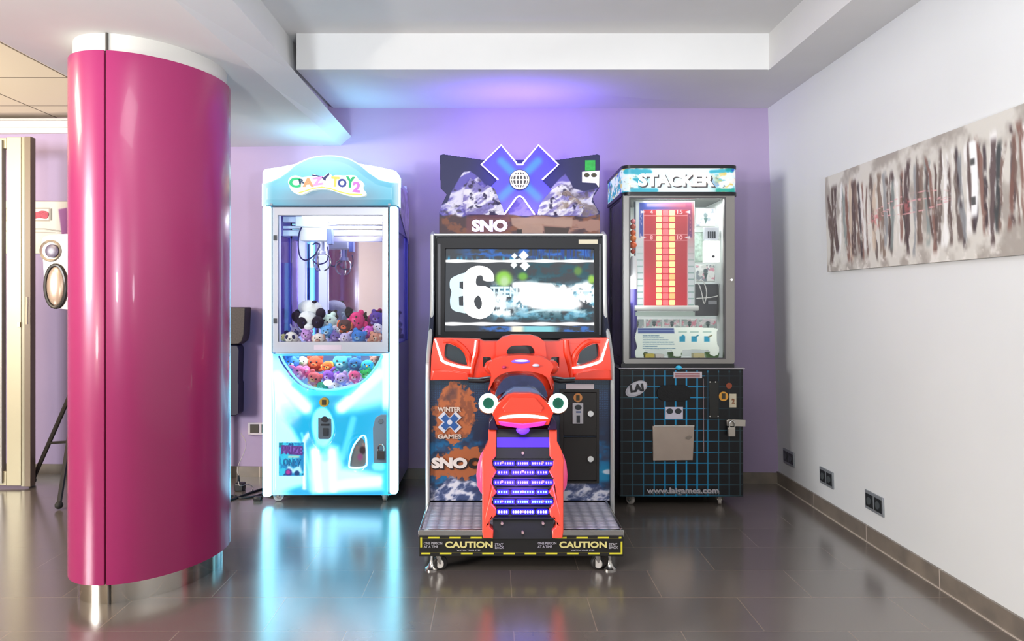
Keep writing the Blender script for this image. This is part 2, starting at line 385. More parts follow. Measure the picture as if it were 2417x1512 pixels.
m = bpy.data.materials.new('ceiling_tiles'); m.use_nodes = True; nt = m.node_tree; b = nt.nodes['Principled BSDF']; L = nt.links.new
tc = nt.nodes.new('ShaderNodeTexCoord'); mp = nt.nodes.new('ShaderNodeMapping'); mp.inputs['Location'].default_value = (870*U+6.0, -4.144+9, 0)
br = nt.nodes.new('ShaderNodeTexBrick'); br.offset = 0; br.inputs['Scale'].default_value = 1; br.inputs['Brick Width'].default_value = .6; br.inputs['Row Height'].default_value = .6
br.inputs['Mortar Size'].default_value = .006; br.inputs['Color1'].default_value = hl('#d9cdb6'); br.inputs['Color2'].default_value = hl('#d4c8b2'); br.inputs['Mortar'].default_value = hl('#6b5f50')
L(tc.outputs['Object'], mp.inputs[0]); L(mp.outputs[0], br.inputs['Vector']); L(br.outputs[0], b.inputs['Base Color']); b.inputs['Roughness'].default_value = .95
struct('trim_6', MB().box(-6.4, -716*U, -5, 5.2, zr, zr+.08), m, smooth=0)
g = MB(); Yw = wy(-3.2)
g.box(-6.2, -1.2, Yw-.05, Yw+.03, ZZ(300, Yw-.05), ZZ(283, Yw-.05)); g.box(-6.2, -1.2, Yw-.03, Yw+.03, ZZ(314, Yw-.03), ZZ(298, Yw-.03)); g.box(-6.2, -1.2, Yw-.075, Yw+.03, ZZ(283, Yw-.07), ZZ(279, Yw-.07))
struct('trim_7', g, pm('white_gloss_rail', '#d8d4cf', .4), smooth=0, bevel=.004)               # rail under the tiled ceiling

# ------------------------------------------------------------------ the magenta column
ce = (-1.476, 3.208); CA, CB, CT = .263, .367, -.353
def ring(scale, z, n=96, a0=0, a1=2*math.pi, d=0):
    out = []
    for i in range(n):
        t = a0+(a1-a0)*i/(n if abs(a1-a0-2*math.pi) < 1e-6 else n-1)
        u, v = (CA*scale+d)*math.cos(t), (CB*scale+d)*math.sin(t)
        out.append((ce[0]+u*math.cos(CT)-v*math.sin(CT), ce[1]+u*math.sin(CT)+v*math.cos(CT), z))
    return out
def ang_at(px):       # visible ellipse parameter whose silhouette column is px
    best = None
    for i in range(720):
        t = 2*math.pi*i/720; u, v = CA*math.cos(t), CB*math.sin(t)
        x, y = ce[0]+u*math.cos(CT)-v*math.sin(CT), ce[1]+u*math.sin(CT)+v*math.cos(CT)
        e = abs(CX+F*x/y-px)+(y-2.8)*30
        if best is None or e < best[0]: best = (e, t)
    return best[1]
tS = ang_at(248)
col = thing('column', (ce[0], ce[1], 0), 'magenta oval clad column with steel foot and white collar', 'column')
MAG = pm('magenta_lacquer', '#9c2860', .27, .0, coat=.15)
zb, zp = H-399*U, H+352*U; gw = .016
def shell(a0, a1, z0, z1, n=70, th=.02):
    g = MB(); o_, i_ = [], []
    for (zz) in (z0, z1): o_.append(ring(1, zz, n, a0, a1)); i_.append(ring(1, zz, n, a0, a1, -th))
    vs = o_[0]+o_[1]+i_[0]+i_[1]; N = n; fs = []
    for j in range(n-1): fs += [(j, j+1, N+j+1, N+j), (2*N+j+1, 2*N+j, 3*N+j, 3*N+j+1), (j+1, j, 2*N+j, 2*N+j+1), (N+j, N+j+1, 3*N+j+1, 3*N+j)]
    fs += [(0, N, 3*N, 2*N), (n-1, 2*N+n-1, 3*N+n-1, N+n-1)]
    return g.add(vs, fs)
obj('cladding_panel', shell(tS+gw, tS+math.pi-gw, zb, zp), MAG, col)
obj('cladding_panel', shell(tS-gw, tS-math.pi+gw, zb, zp), MAG, col)
obj('joint_strip', MB().loft([ring(1, zb+.01, 96, d=-.012), ring(1, zp-.01, 96, d=-.012)]), pm('dark_joint', '#5a0f2c', .6), col, label='dark recessed joint between the cladding panels')
obj('core', MB().loft([ring(1, .0, 96, d=-.05), ring(1, zl+.01, 96, d=-.05)]), pm('white_plaster'), col)
obj('collar', MB().loft([ring(1, zp-.02, 96, d=-.018), ring(1, zl+.002, 96, d=-.018)]), pm('white_collar', '#cfccc4', .5), col, label='white collar under the ceiling')
obj('foot_ring', MB().loft([ring(1, .0, 96, d=-.035), ring(1, zb+.02, 96, d=-.035)]), pm('polished_steel', '#cfcac2', .12, 1), col, label='polished steel foot ring')
g = MB()
for (z0_, z1_, dd) in ((zp, zl, -.015), (0, zb, -.032)):
    p = ring(1, 0, 720, d=dd)[int(round(tS/(2*math.pi)*720)) % 720]
    g.tube([(p[0], p[1], z0_), (p[0], p[1], z1_)], .006, 6)
obj('joint_line', g, pm('dark_joint_line', '#4a443e', .6), col)

# ------------------------------------------------------------------ crane machine
Y = 4.34; s_ = F/Y
cm = thing('crane_machine', (-.93, 4.62, 0), 'glowing white and cyan prize crane machine filled with plush toys, beside the magenta column', 'arcade machine', None)
LED = glow('cool_white_led', '#8ae6ff', 4.5)
CYP = pm('cyan_plastic', '#5fd0ee', .3, emit='#58cdf2', es=.55)
GREYM = pm('silver_frame', '#b4b8c2', .35, .55)
YR = 4.90
# carcass: sides, floor, roof, back
g = MB(); xl_, xr_ = XX(640, Y), XX(938, Y)
xL = XX(622, Y)
g.box(xL+.01, xr_-.01, Y+.03, YR, .07, ZZ(1140, Y)); g.box(xL+.01, xr_-.01, YR-.02, YR, .07, ZZ(405, Y)); g.box(xL+.01, xr_-.01, Y+.04, YR, ZZ(492, Y), ZZ(480, Y)); g.box(xL+.012, xr_-.006, Y+.13, YR, ZZ(490, Y), 1.915)
obj('cabinet_body', g, pm('white_cabinet', '#cfd4e8', .4), cm, bevel=.004)
DK = pm('deck_white', '#dfe2ee', .5)
obj('toy_deck', MB().box(xL+.03, xr_-.03, Y+.03, YR-.02, ZZ(818, Y)-.02, ZZ(818, Y)), DK, cm)
obj('lower_shelf', MB().box(xL+.03, xr_-.03, Y+.045, YR-.2, ZZ(922, Y)-.02, ZZ(922, Y)), DK, cm)
# side walls: lower solid, upper glass between posts
SIDE = pm('blue_violet_side_panel', '#5b56b8', .3, coat=.4)
for sx, xa, xb in ((0, xL, xL+.018), (1, xr_-.018, xr_)):
    g = MB(); g.box(xa, xb, Y+.02, YR, .085, ZZ(812, Y)); g.box(xa, xb, Y+.02, Y+.05, ZZ(812, Y), ZZ(480, Y)); g.box(xa, xb, YR-.05, YR, ZZ(812, Y), ZZ(480, Y)); g.box(xa, xb, Y+.02, YR, ZZ(545, Y), ZZ(480, Y))
    sp = obj('side_panel', g, SIDE, cm, bevel=.002)
    obj('side_window', MB().box(xa+.006, xb-.006, Y+.05, YR-.05, ZZ(812, Y), ZZ(545, Y)), glass('tinted_side_glass', '#c9c4f4', .6), cm)
def side_art(x, y):
    a = Art(x, y, '#8d8ad0'); n = ridge(x*.06, y*.03); a.mix('#e8dcf4', ss(.55, .8, n)); a.mix('#7b3d9a', ss(.62, .75, fbm(x*.08+9, y*.05))); return a
m_side = attr_mat('side_sticker_print', .4)
# side artwork: small plate near the top of the right flank
g = MB(); V = [(xr_+.001, Y+.12, ZZ(435, Y)), (xr_+.001, YR-.1, ZZ(420, Y)-.02), (xr_+.001, YR-.02, ZZ(460, Y)-.02), (xr_+.001, YR-.02, ZZ(560, Y)), (xr_+.001, Y+.12, ZZ(500, Y))]
g.add(V+[(v[0]+.004, v[1], v[2]) for v in V], [(4, 3, 2, 1, 0), (5, 6, 7, 8, 9)]+[(i, (i+1) % 5, (i+1) % 5+5, i+5) for i in range(5)])
V=None
mm = pm('pale_side_print', '#c9b8e0', .35, noise=.45, nscale=18)
obj('side_artwork', g, mm, cm, label='pale printed artwork on the flank')
# corner light strips
for a0, a1, yb in ((620, 640, 1172), (920, 938, 1166)):
    g = MB(); g.plate([rrect(a0, 486, a1, yb, 6)], Y-.02, Y+.03)
    obj('light_strip', g, LED, cm, bevel=.006, label='glowing white corner light strip')
obj('strip_trim', MB().pbox(637, 480, 643, 1165, Y-.012, Y+.03).pbox(916, 480, 922, 1165, Y-.012, Y+.03), pm('grey_strip_trim', '#8f99a6', .4, .3), cm)
# top box
out = [(620, 485), (620, 406), (623, 401), (628, 398.5), (660, 394), (696, 387)]+spl([(710, 380), (740, 369.5), (780, 366), (815, 371), (848, 386)], 5, False)+[(890, 393), (928, 401), (936, 405), (940, 413), (940, 485)]
obj('top_housing', MB().plate([out], Y+.01, Y+.14), pm('glowing_white_housing', '#e8fbff', .35, emit='#c4f2ff', es=1.0), cm, bevel=.012, seg=3)
def dome_art(x, y):
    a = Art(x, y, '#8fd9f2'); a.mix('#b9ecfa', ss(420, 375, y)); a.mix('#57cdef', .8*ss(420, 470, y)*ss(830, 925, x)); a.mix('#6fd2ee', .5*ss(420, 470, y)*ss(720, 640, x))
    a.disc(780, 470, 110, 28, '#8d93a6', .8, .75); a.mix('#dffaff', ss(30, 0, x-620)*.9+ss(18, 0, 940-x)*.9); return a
front = [(620, 486), (620, 434), (640, 428), (662, 418), (680, 405)]+spl([(696, 391), (735, 373), (779, 368), (820, 374), (852, 391)], 5, False)+[(872, 408), (896, 424), (920, 430), (940, 431), (940, 486)]
def rel(x, y): return -.03*np.clip(-sdp(x, y, front)/14, 0, 1)**.6
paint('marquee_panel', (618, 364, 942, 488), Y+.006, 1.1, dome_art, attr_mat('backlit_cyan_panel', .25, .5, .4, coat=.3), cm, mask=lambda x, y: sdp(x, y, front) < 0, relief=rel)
obj('marquee_edge', MB().tube([S(x, y, Y+.004) for x, y in front[:-1]], .005, 6), glow('pale_cyan_edge', '#b8f0ff', .9), cm)
# logo sign
blob = [(680, 430), (683, 420), (692, 415), (700, 414), (712, 418), (722, 417), (736, 415), (738, 411), (744, 412), (757, 416), (765, 415), (775, 409), (781, 411), (784, 416), (792, 413), (812, 414), (826, 413), (840, 415), (846, 424), (853, 427), (858, 434), (857, 445), (862, 452), (864, 458), (860, 462), (840, 464), (820, 461), (800, 455), (780, 448), (758, 446), (735, 449), (722, 455), (710, 459), (697, 456), (688, 449), (684, 442)]
sg = obj('logo_sign', MB().plate([spl(blob, 4)], Y-.065, Y-.03), pm('cream_sign', '#f6fff0', .4, emit='#f8fff2', es=.3), cm, bevel=.003)
def swoosh(y0): return [(705, 455-y0), (722, 450-y0), (740, 444-y0), (760, 441.5-y0), (780, 445-y0), (800, 452-y0), (825, 458-y0), (855, 459-y0)]
obj('swoosh', MB().tube([S(x, y, Y-.066) for x, y in swoosh(0)], .0035, 6), pm('yellow_stripe', '#e9dc5a', .5, emit='#e9dc5a', es=.3), sg)
for ch, rc, c, rot in (('C', (683, 419, 710, 443), '#1fa66c', 0), ('R', (706, 422, 719, 434), '#2a4060', -12), ('A', (715, 420, 741, 441), '#e08a62', 0), ('Z', (737, 418, 764, 437), '#c78bd0', -8),
                       ('T', (782, 417, 801, 441), '#e3b95a', 4), ('O', (798, 422, 818, 442), '#2c3c86', 0), ('Y', (816, 417, 838, 443), '#16a36c', 4), ('2', (833, 429, 851, 454), '#bb6fc0', 6)):
    obj('letter', text_mb(ch, rc, Y-.068, .008, .04, rot), pm('letter_'+c[1:], c, .4, emit=c, es=.35), sg)
g = MB(); g.plate([[(737, 412), (748, 413), (764, 418), (776, 408), (777, 412), (769, 420), (768, 426), (764, 425), (762, 421), (748, 416), (737, 415)]], Y-.072, Y-.064)
obj('letter', g, pm('navy_letter', '#2f2c68', .4), sg, label='navy Y of the logo')
obj('marquee_seam', MB().pbox(628, 484.5, 936, 487, Y-.03, Y), pm('dark_seam', '#2a5a78', .6), cm)
# glazed upper door
dr = obj('glazed_door', MB().plate([[(638, 488), (922, 488), (922, 832), (638, 832)], [(656, 508), (902, 508), (902, 806), (656, 806)]], Y-.012, Y+.015), GREYM, cm, bevel=.003)
obj('door_glass', MB().pbox(655, 507, 903, 807, Y+.004, Y+.008), glass(), dr)
for yy in (561, 757): obj('hinge', MB().pbox(645, yy-6, 652, yy+6, Y-.018, Y-.008), pm('black_rubber', '#2c3138', .5), dr, bevel=.001)
obj('door_label', MB().pbox(741, 814, 806, 825, Y-.0135, Y-.011), pm('pale_label', '#c9bccb', .5), dr)
# inside: mirror back wall, posts, lamp, gantry, claw
MIR = pm('mirror', '#d4cfee', .04, 1)
obj('mirror_back', MB().box(xL+.02, xr_-.02, YR-.03, YR-.024, ZZ(818, Y), ZZ(490, Y)), MIR, cm, label='mirror lining the back of the toy chamber')
PB_ = pm('pale_blue_post', '#d2d8f8', .35, emit='#c8d2ff', es=.25)  # posts given a faint glow of their own
for xa_, xb_, ya_, yb_ in ((XX(651, Y)-.016, XX(651, Y)+.016, Y+.02, Y+.05), (XX(909, Y)-.016, XX(909, Y)+.016, Y+.02, Y+.05),
        (XX(712, 4.85)-.02, XX(712, 4.85)+.022, YR-.06, YR-.03), (XX(762, 4.85)-.025, XX(762, 4.85)+.03, YR-.06, YR-.03)):  # rear pair: solid strips standing in for corners reflected in the mirror
    obj('post_and_reflection', MB().box(xa_, xb_, ya_, yb_, ZZ(818, Y), ZZ(495, Y)), PB_, cm, bevel=.002)
obj('chamber_lamp', MB().box(XX(700, Y), XX(915, Y), Y+.12, Y+.30, ZZ(508, Y)-.002, ZZ(500, Y)), glow('chamber_lamp_white', '#f4f6ff', 1.6), cm, label='glowing white lamp under the roof of the toy chamber')
g = MB(); Yg = Y+.30
for q0, q1, yy in ((511, 524, Yg), (533, 539, Yg-.04), (543, 556, Yg-.02)): g.pbox(668, q0, 912, q1, yy, yy+.03)
obj('gantry_rail', g, pm('white_rail', '#eef2ff', .25, emit='#dfe6ff', es=.08), cm, bevel=.002)  # rails given a slight glow, though they are no lamp
obj('guide_rod', MB().cyl(S(690, 529, Yg-.06), S(912, 529, Yg-.06), .006).cyl(S(690, 541, Yg-.06), S(912, 541, Yg-.06), .005), CHROME, cm)
g = MB(); g.pbox(697, 510, 765, 534, Yg-.12, Yg-.02); g.pbox(708, 537, 770, 568, Yg-.15, Yg-.04)
tr = obj('trolley', g, pm('white_metal', '#eef6f8', .35, emit='#e6f4f8', es=.1), cm, bevel=.004)  # trolley metal glows slightly too
obj('trolley_bracket', MB().pbox(771, 540, 783, 576, Yg-.14, Yg-.08), pm('blue_metal', '#7b8fc4', .3, .5), tr, bevel=.002)
CAB = pm('dark_blue_cable', '#20205e', .4)
Yc = Yg-.16
obj('cable', MB().tube([S(x, y, Yc) for x, y in spl([(712, 536), (706, 552), (704, 580), (708, 604), (717, 613), (728, 612), (742, 602), (750, 590), (754, 577), (745, 573), (738, 578)], 5, False)], .0045, 7), CAB, tr)
obj('cable', MB().tube([S(x, y, Yc) for x, y in spl([(738, 612), (744, 620), (754, 623), (766, 620), (773, 612), (775, 595), (772, 582)], 5, False)], .004, 7), CAB, tr)
cl = obj('claw', MB().cyl(S(757, 570, Yc+.04), S(757, 592, Yc+.04), .022).cyl(S(757, 592, Yc+.04), S(757, 600, Yc+.04), .03), pm('clear_grey_plastic', '#c4cbe8', .2, .3), tr, bevel=.002)
for k in range(3):
    a = 2*math.pi*k/3+.5; c0 = S(757, 598, Yc+.04)
    P = [c0+Vector((math.cos(a)*r, math.sin(a)*r, dz)) for r, dz in ((.02, 0), (.05, -.015), (.062, -.05), (.05, -.085), (.022, -.105))]
    obj('claw_finger', MB().tube(spl(P, 4, False), .0045, 7), CHROME, cl)
# hanging clear chute at the left
obj('prize_chute', MB().plate([[(660, 620), (690, 620), (690, 806), (660, 806)]], Y+.2, Y+.205), glass('clear_chute', '#dcdcf8', .15, .02), cm, label='clear acrylic wall of the prize chute')

# lower moulded front with crescent window
win = spl([(663, 838), (668, 850), (677, 864), (699, 892), (727, 912), (774, 920), (824, 913), (858, 899), (883, 872), (899, 846), (902, 838)], 5, False)
rim = [(640, 834)]+[(663, 834)]
def low_art(x, y):
    a = Art(x, y, '#2a98c6')
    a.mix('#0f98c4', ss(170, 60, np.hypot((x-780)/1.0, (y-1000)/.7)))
    W = '#f6ffff'; V = '#a6dcf4'
    a.mix(V, .95*ss(700, 655, x)*ss(832, 860, y)); a.poly([(642, 834), (664, 840), (700, 895), (740, 950), (738, 968), (700, 966), (670, 950), (642, 940)], V, 22); a.mix(W, ss(20, 4, seg(x, y, 662, 885, 728, 957)))
    a.poly([(916, 834), (902, 845), (880, 880), (840, 925), (806, 955), (806, 967), (850, 962), (900, 950), (918, 960)], V, 20); a.mix(W, ss(19, 4, seg(x, y, 900, 880, 812, 957))); a.mix(W, ss(9, 3, abs(x-912))*ss(975, 940, y))
    a.poly([(640, 950), (668, 985), (694, 1010), (716, 1050), (722, 1140), (640, 1162)], '#a4d8f0', 9)
    a.mix('#58c4ee', .7*ss(5, 1, seg(x, y, 716, 1020, 738, 1125))+.0*x)
    a.poly([(738, 1055), (752, 1045), (764, 1062), (775, 1062), (784, 1045), (800, 1052), (812, 1100), (905, 1118), (905, 1150), (740, 1162), (735, 1120)], '#bfe2f6', 12)
    a.mix(W, ss(13, 3, seg(x, y, 748, 1062, 760, 1150))); a.mix(W, ss(13, 3, seg(x, y, 788, 1062, 792, 1150))); a.mix(W, ss(16, 4, seg(x, y, 800, 1140, 895, 1132)))
    a.mix('#63bdf2', .6*ss(12, 3, seg(x, y, 772, 1045, 774, 1075)))
    a.mix('#2fc0dc', .8*ss(898, 912, x)*ss(975, 1000, y)); a.mix('#7fe4f2', .8*ss(14, 4, seg(x, y, 890, 1097, 900, 1098)))
    a.mix('#6cc7f0', .55*ss(12, 2, seg(x, y, 838, 985, 812, 1075)))
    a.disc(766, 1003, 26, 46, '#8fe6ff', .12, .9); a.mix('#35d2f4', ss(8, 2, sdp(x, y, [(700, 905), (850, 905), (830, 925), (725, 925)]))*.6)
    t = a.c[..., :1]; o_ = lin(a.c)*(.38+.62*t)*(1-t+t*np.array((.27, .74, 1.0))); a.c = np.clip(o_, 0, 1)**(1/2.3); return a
def low_rel(x, y):
    r = -.03-.035*ss(90, 0, seg(x, y, 650, 850, 735, 960))-.035*ss(90, 0, seg(x, y, 910, 850, 810, 960))-.04*ss(60, 0, seg(x, y, 770, 1050, 770, 1160))+.03*ss(32, 20, np.hypot((x-766), (y-1003)*.6))
    r += .03*ss(28, 10, np.hypot((x-845), (y-1068)*.55)); r = r*ss(0, 16, np.minimum(np.minimum(x-638, 924-x), 1168-y)); return r
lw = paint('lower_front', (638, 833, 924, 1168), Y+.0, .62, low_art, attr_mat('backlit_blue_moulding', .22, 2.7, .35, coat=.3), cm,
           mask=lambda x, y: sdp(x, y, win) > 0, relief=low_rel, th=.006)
lw['label'] = 'curved back-lit moulding in cyan and white'
def zrel(p): return Y+float(low_rel(np.array([p[0]]), np.array([p[1]]))[0])
obj('window_rim', MB().tube([S(p[0], p[1], zrel(p)-.002) for p in win], .007, 8), glow('cyan_rim', '#6fdcff', .8), lw)
obj('window_glass', MB().plate([win], Y+.012, Y+.016), glass(), lw)
obj('window_bar', MB().pbox(650, 832, 912, 840, Y-.02, Y+.03), GREYM, lw, bevel=.002)
obj('lamp_dome', MB().ell(S(774, 903, Y-.025), (.026, .016, .019)), glow('lamp_dome_white', '#ffffff', 1.2), lw, label='small glowing white lamp dome')
cp = obj('coin_panel', MB().plate([rrect(751, 969, 782, 1036, 5)], Y-.035, Y-.012), pm('dark_steel', '#6d7b86', .35, .6), lw, bevel=.003)
obj('coin_slot', MB().plate([circ(766, 989, 8, 7, 16)], Y-.042, Y-.034).pbox(757, 1000, 776, 1004, Y-.042, Y-.034), pm('dark_slot', '#23262c', .4), cp)
obj('coin_return', MB().pbox(762, 1010, 774, 1028, Y-.042, Y-.034), pm('coin_return_grey', '#3a4046', .4, .4), cp, bevel=.001)
obj('coin_panel_rim', MB().tube([S(x, y, Y-.03) for x, y in rrect(748, 965, 785, 1040, 8)], .005, 6, True), glow('cyan_rim', '#6fdcff', .8), lw)
st = obj('coin_sticker', MB().plate([circ(764.5, 949, 11, 11)], Y-.092, Y-.07), pm('gold_sticker', '#b59a3a', .5), lw)
obj('numeral', text_mb('1', (760, 943, 769, 955), Y-.094, .003, .04), pm('dark_ink', '#3a3420', .6), st)
flap = spl([(824, 1098), (828, 1072), (836, 1050), (848, 1034), (857, 1027), (863, 1032), (865, 1050), (866, 1088), (863, 1100), (845, 1104), (829, 1103)], 4)
obj('flap_rim', MB().tube([S(x, y, Y-.03) for x, y in flap], .006, 6, True), glow('pale_cyan_edge', '#b8f0ff', .9), lw)
def flap_art(x, y):
    a = Art(x, y, '#7d8388'); a.mix('#c98a84', .7*ss(.55, .7, fbm(x*.12, y*.09))*ss(1075, 1040, y)); a.disc(856, 1062, 7, 9, '#3d2f38', .4); a.disc(850, 1078, 6, 8, '#a05b92', .5); return a
paint('prize_flap', (822, 1025, 868, 1106), Y-.024, 1, flap_art, attr_mat('flap_print', .3), lw, mask=lambda x, y: sdp(x, y, flap) < 0, th=.006)
def prize_art(x, y):
    a = Art(x, y, '#1f86c4'); a.mix('#35c0e6', ss(.45, .6, fbm(x*.07, y*.06))); a.mix('#134f8e', ss(.6, .7, fbm(x*.1+7, y*.1)))
    a.poly([(666, 1050), (714, 1053), (714, 1074), (668, 1068)], '#7a58b4', 2); a.rect(680, 1075, 706, 1080, '#9fd0c4', 2); a.poly([(680, 1095), (692, 1106), (708, 1096), (714, 1116), (676, 1116)], '#a8e6ff', 3)
    a.disc(681, 1115, 8, 9, '#3b2c86', .3); a.disc(680, 1114, 5, 5, '#a23a96', .3); a.disc(701, 1117, 6, 7, '#1c3f78', .3); a.mix('#0f8f86', .8*ss(8, 1, np.hypot(x-662, y-1048))); return a
ps = paint('prize_sticker', (658, 1044, 716, 1122), Y-.036, 1.1, prize_art, attr_mat('sticker_print', .35, .12), lw, th=.003)
obj('lettering', text_mb('PRIZE', (664, 1051, 713, 1072), Y-.037, .002, .03, 3), pm('violet_ink', '#5c3590', .5), ps)
obj('lettering', text_mb('ONLY', (668, 1082, 710, 1100), Y-.037, .002, .03, 3), pm('blue_ink', '#1572ae', .5), ps)
rc = obj('lock_panel', MB().plate([[(886, 985), (899, 978), (912, 978), (912, 1092), (882, 1092), (880, 1010)]], Y-.034, Y-.02), pm('steel_blue_panel', '#8fb0cc', .3, .2), lw, bevel=.002)
obj('lock_button', MB().cyl(S(899, 994, Y-.04), S(899, 994, Y-.03), .014), pm('dark_steel', '#6d7b86'), rc, bevel=.002)
pk = obj('padlock', MB().pbox(890, 1064, 908, 1084, Y-.055, Y-.037), pm('padlock_body', '#5f5f62', .35, .7), rc, bevel=.003)
obj('shackle', MB().tube([S(x, y, Y-.046) for x, y in spl([(893, 1064), (893, 1054), (899, 1048), (905, 1054), (905, 1064)], 4, False)], .004, 6), CHROME, pk)
def caster(par, x, Yc_, r, top, yaw=.4, wheel=None, name='caster'):
    """fork, axle and wheel of a swivel castor; the wheel rests on the floor"""
    wheel = wheel or pm('pale_wheel', '#b9b4ae', .35)
    fk = MB(); c, s2 = math.cos(yaw), math.sin(yaw)
    fk.cyl((x, Yc_, top), (x, Yc_, top-.012), r*.8)
    for sd in (-1, 1):
        ox, oy = -s2*sd*r*.55, c*sd*r*.55
        a = Vector((x+ox, Yc_+oy, top-.006)); b_ = Vector((x+c*r*.5+ox, Yc_+s2*r*.5+oy, r))
        fk.tube([a, (a+b_)/2+Vector((0, 0, .004)), b_], [r*.42, r*.4, r*.25], 8)
    o = obj(name, fk, pm('castor_steel', '#c9c6c0', .25, .9), par)
    w = Vector((x+c*r*.5, Yc_+s2*r*.5, r)); ax = Vector((-s2, c, 0))
    obj('wheel', MB().lathe(w-ax*r*.35, ax, [(0, r*.5), (0, r*.92), (r*.12, r), (r*.58, r), (r*.7, r*.92), (r*.7, r*.5)], 24), wheel, o, bevel=.001)
    obj('hub', MB().cyl(w-ax*r*.45, w+ax*r*.45, r*.45), CHROME, o)
    return o
for x, yy in ((XX(648, Y), Y+.03), (XX(906, Y), Y+.03), (XX(653, Y)+.02, YR-.07), (XX(906, Y)-.02, YR-.07)):
    caster(cm, x, yy, .03, .086, .3 if x < -.9 else 1.5)
obj('base_tray', MB().box(xL+.02, xr_-.02, Y+.02, YR, .068, .09), pm('grey_base', '#70757c', .4, .4), cm)

# ------------------------------------------------------------------ plush toys (each one its own thing)
def plush(px, py, r, body, face, label, kind='bear', Yt=None, group='plush toys in the crane machine', tilt=0, eyes='#15151f', patch=None):
    """r in pixels at Yt; a head with body lump, ears, muzzle, eyes"""
    Yt = Yt or Y+.1; R = r*Yt/F; c = S(px, py, Yt)
    rt = Matrix.Rotation(math.radians(tilt), 3, 'Y')
    t = thing('plush_'+kind, (c.x, c.y, c.z-R), label, 'plush toy', group)
    fur = lambda h: pm('plush_'+h[1:], h, .95, noise=.12, nscale=60, bump=.5)
    at = lambda x, y, z: c+rt @ Vector((x*R, y*R, z*R))
    obj('head', MB().ell(c, (R, R*.85, R*.88), rt), fur(body), t)
    obj('body', MB().ell(at(.25, .7, -.55), (R*.9, R*.8, R*.62), rt), fur(body), t)
    for sx in (-1, 1):
        if kind == 'rabbit': obj('ear', MB().ell(at(.45*sx, 0, 1.1), (R*.22, R*.15, R*.6), rt), fur(body), t)
        elif kind == 'dog': obj('ear', MB().ell(at(.88*sx, -.1, .1), (R*.24, R*.25, R*.55), rt), fur(face), t)
        elif kind == 'bird': obj('wing', MB().ell(at(.9*sx, 0, -.1), (R*.2, R*.4, R*.5), rt), fur(face), t)
        else: obj('ear', MB().ell(at(.68*sx, 0, .72), (R*.34, R*.22, R*.34), rt), fur(patch or body), t)
        if patch: obj('eye_patch', MB().ell(at(.4*sx, -.62, .12), (R*.3, R*.18, R*.34), rt), fur(patch), t)
        obj('eye', MB().ell(at(.38*sx, -.8, .18), R*.11), pm('eye_'+eyes[1:], eyes, .15), t)
    if kind != 'bird':
        obj('muzzle', MB().ell(at(0, -.68, -.22), (R*.42, R*.3, R*.3), rt), fur(face), t)
        obj('nose', MB().ell(at(0, -.97, -.12), (R*.13, R*.08, R*.09), rt), pm('nose_dark', '#241a22', .2), t)
    else:
        obj('beak', MB().lathe(at(0, -.7, -.05), rt @ Vector((0, -1, -.2)), [(0, R*.22), (R*.4, R*.02)], 10), pm('beak_yellow', '#e8a63a', .5), t)
    for sx in (-1, 1): obj('paw', MB().ell(at(.5*sx+.2, -.15, -.85), (R*.28, R*.3, R*.22), rt), fur(face), t)
    return t
# large panda, lying with its head down
c = S(726, 742, Y+.13); pd = thing('plush_panda', (c.x, c.y, ZZ(806, Y)), 'large black and white plush panda slumped on top of the toy pile', 'plush toy', 'plush toys in the crane machine')
PW = pm('plush_white', '#eef4f2', .95, noise=.05, nscale=60, bump=.4); PB = pm('plush_black', '#1d1728', .9, noise=.2, nscale=60, bump=.4)
E_ = lambda px, py, rx, ry, d=0, rot=0: MB().ell(S(px, py, Y+.13+d), (rx*Y/F, rx*Y/F*.75, ry*Y/F), Matrix.Rotation(math.radians(rot), 3, 'Y'))
obj('body', E_(733, 727, 31, 20, .05, 8), PW, pd); obj('head', E_(725, 757, 25, 24, -.01), PW, pd)
for a in ((701, 749, 12, 16, -.02, -35), (757, 739, 12, 13, -.02, 0)): obj('ear', E_(*a), PB, pd)
for a in ((713, 762, 12, 15, -.055, -20), (750, 760, 15, 15, -.055, 15)): obj('eye_patch', E_(*a), PB, pd)
for a in ((716, 762, 3, 3, -.105), (747, 761, 3, 3, -.105)): obj('eye', E_(*a), pm('eye_shine', '#2c2a48', .1), pd)
for a in ((742, 712, 6, 4, 0), (704, 736, 9, 7, .06)): obj('foot', E_(*a), PB, pd)
obj('muzzle', E_(729, 771, 12, 8, -.06), PW, pd)
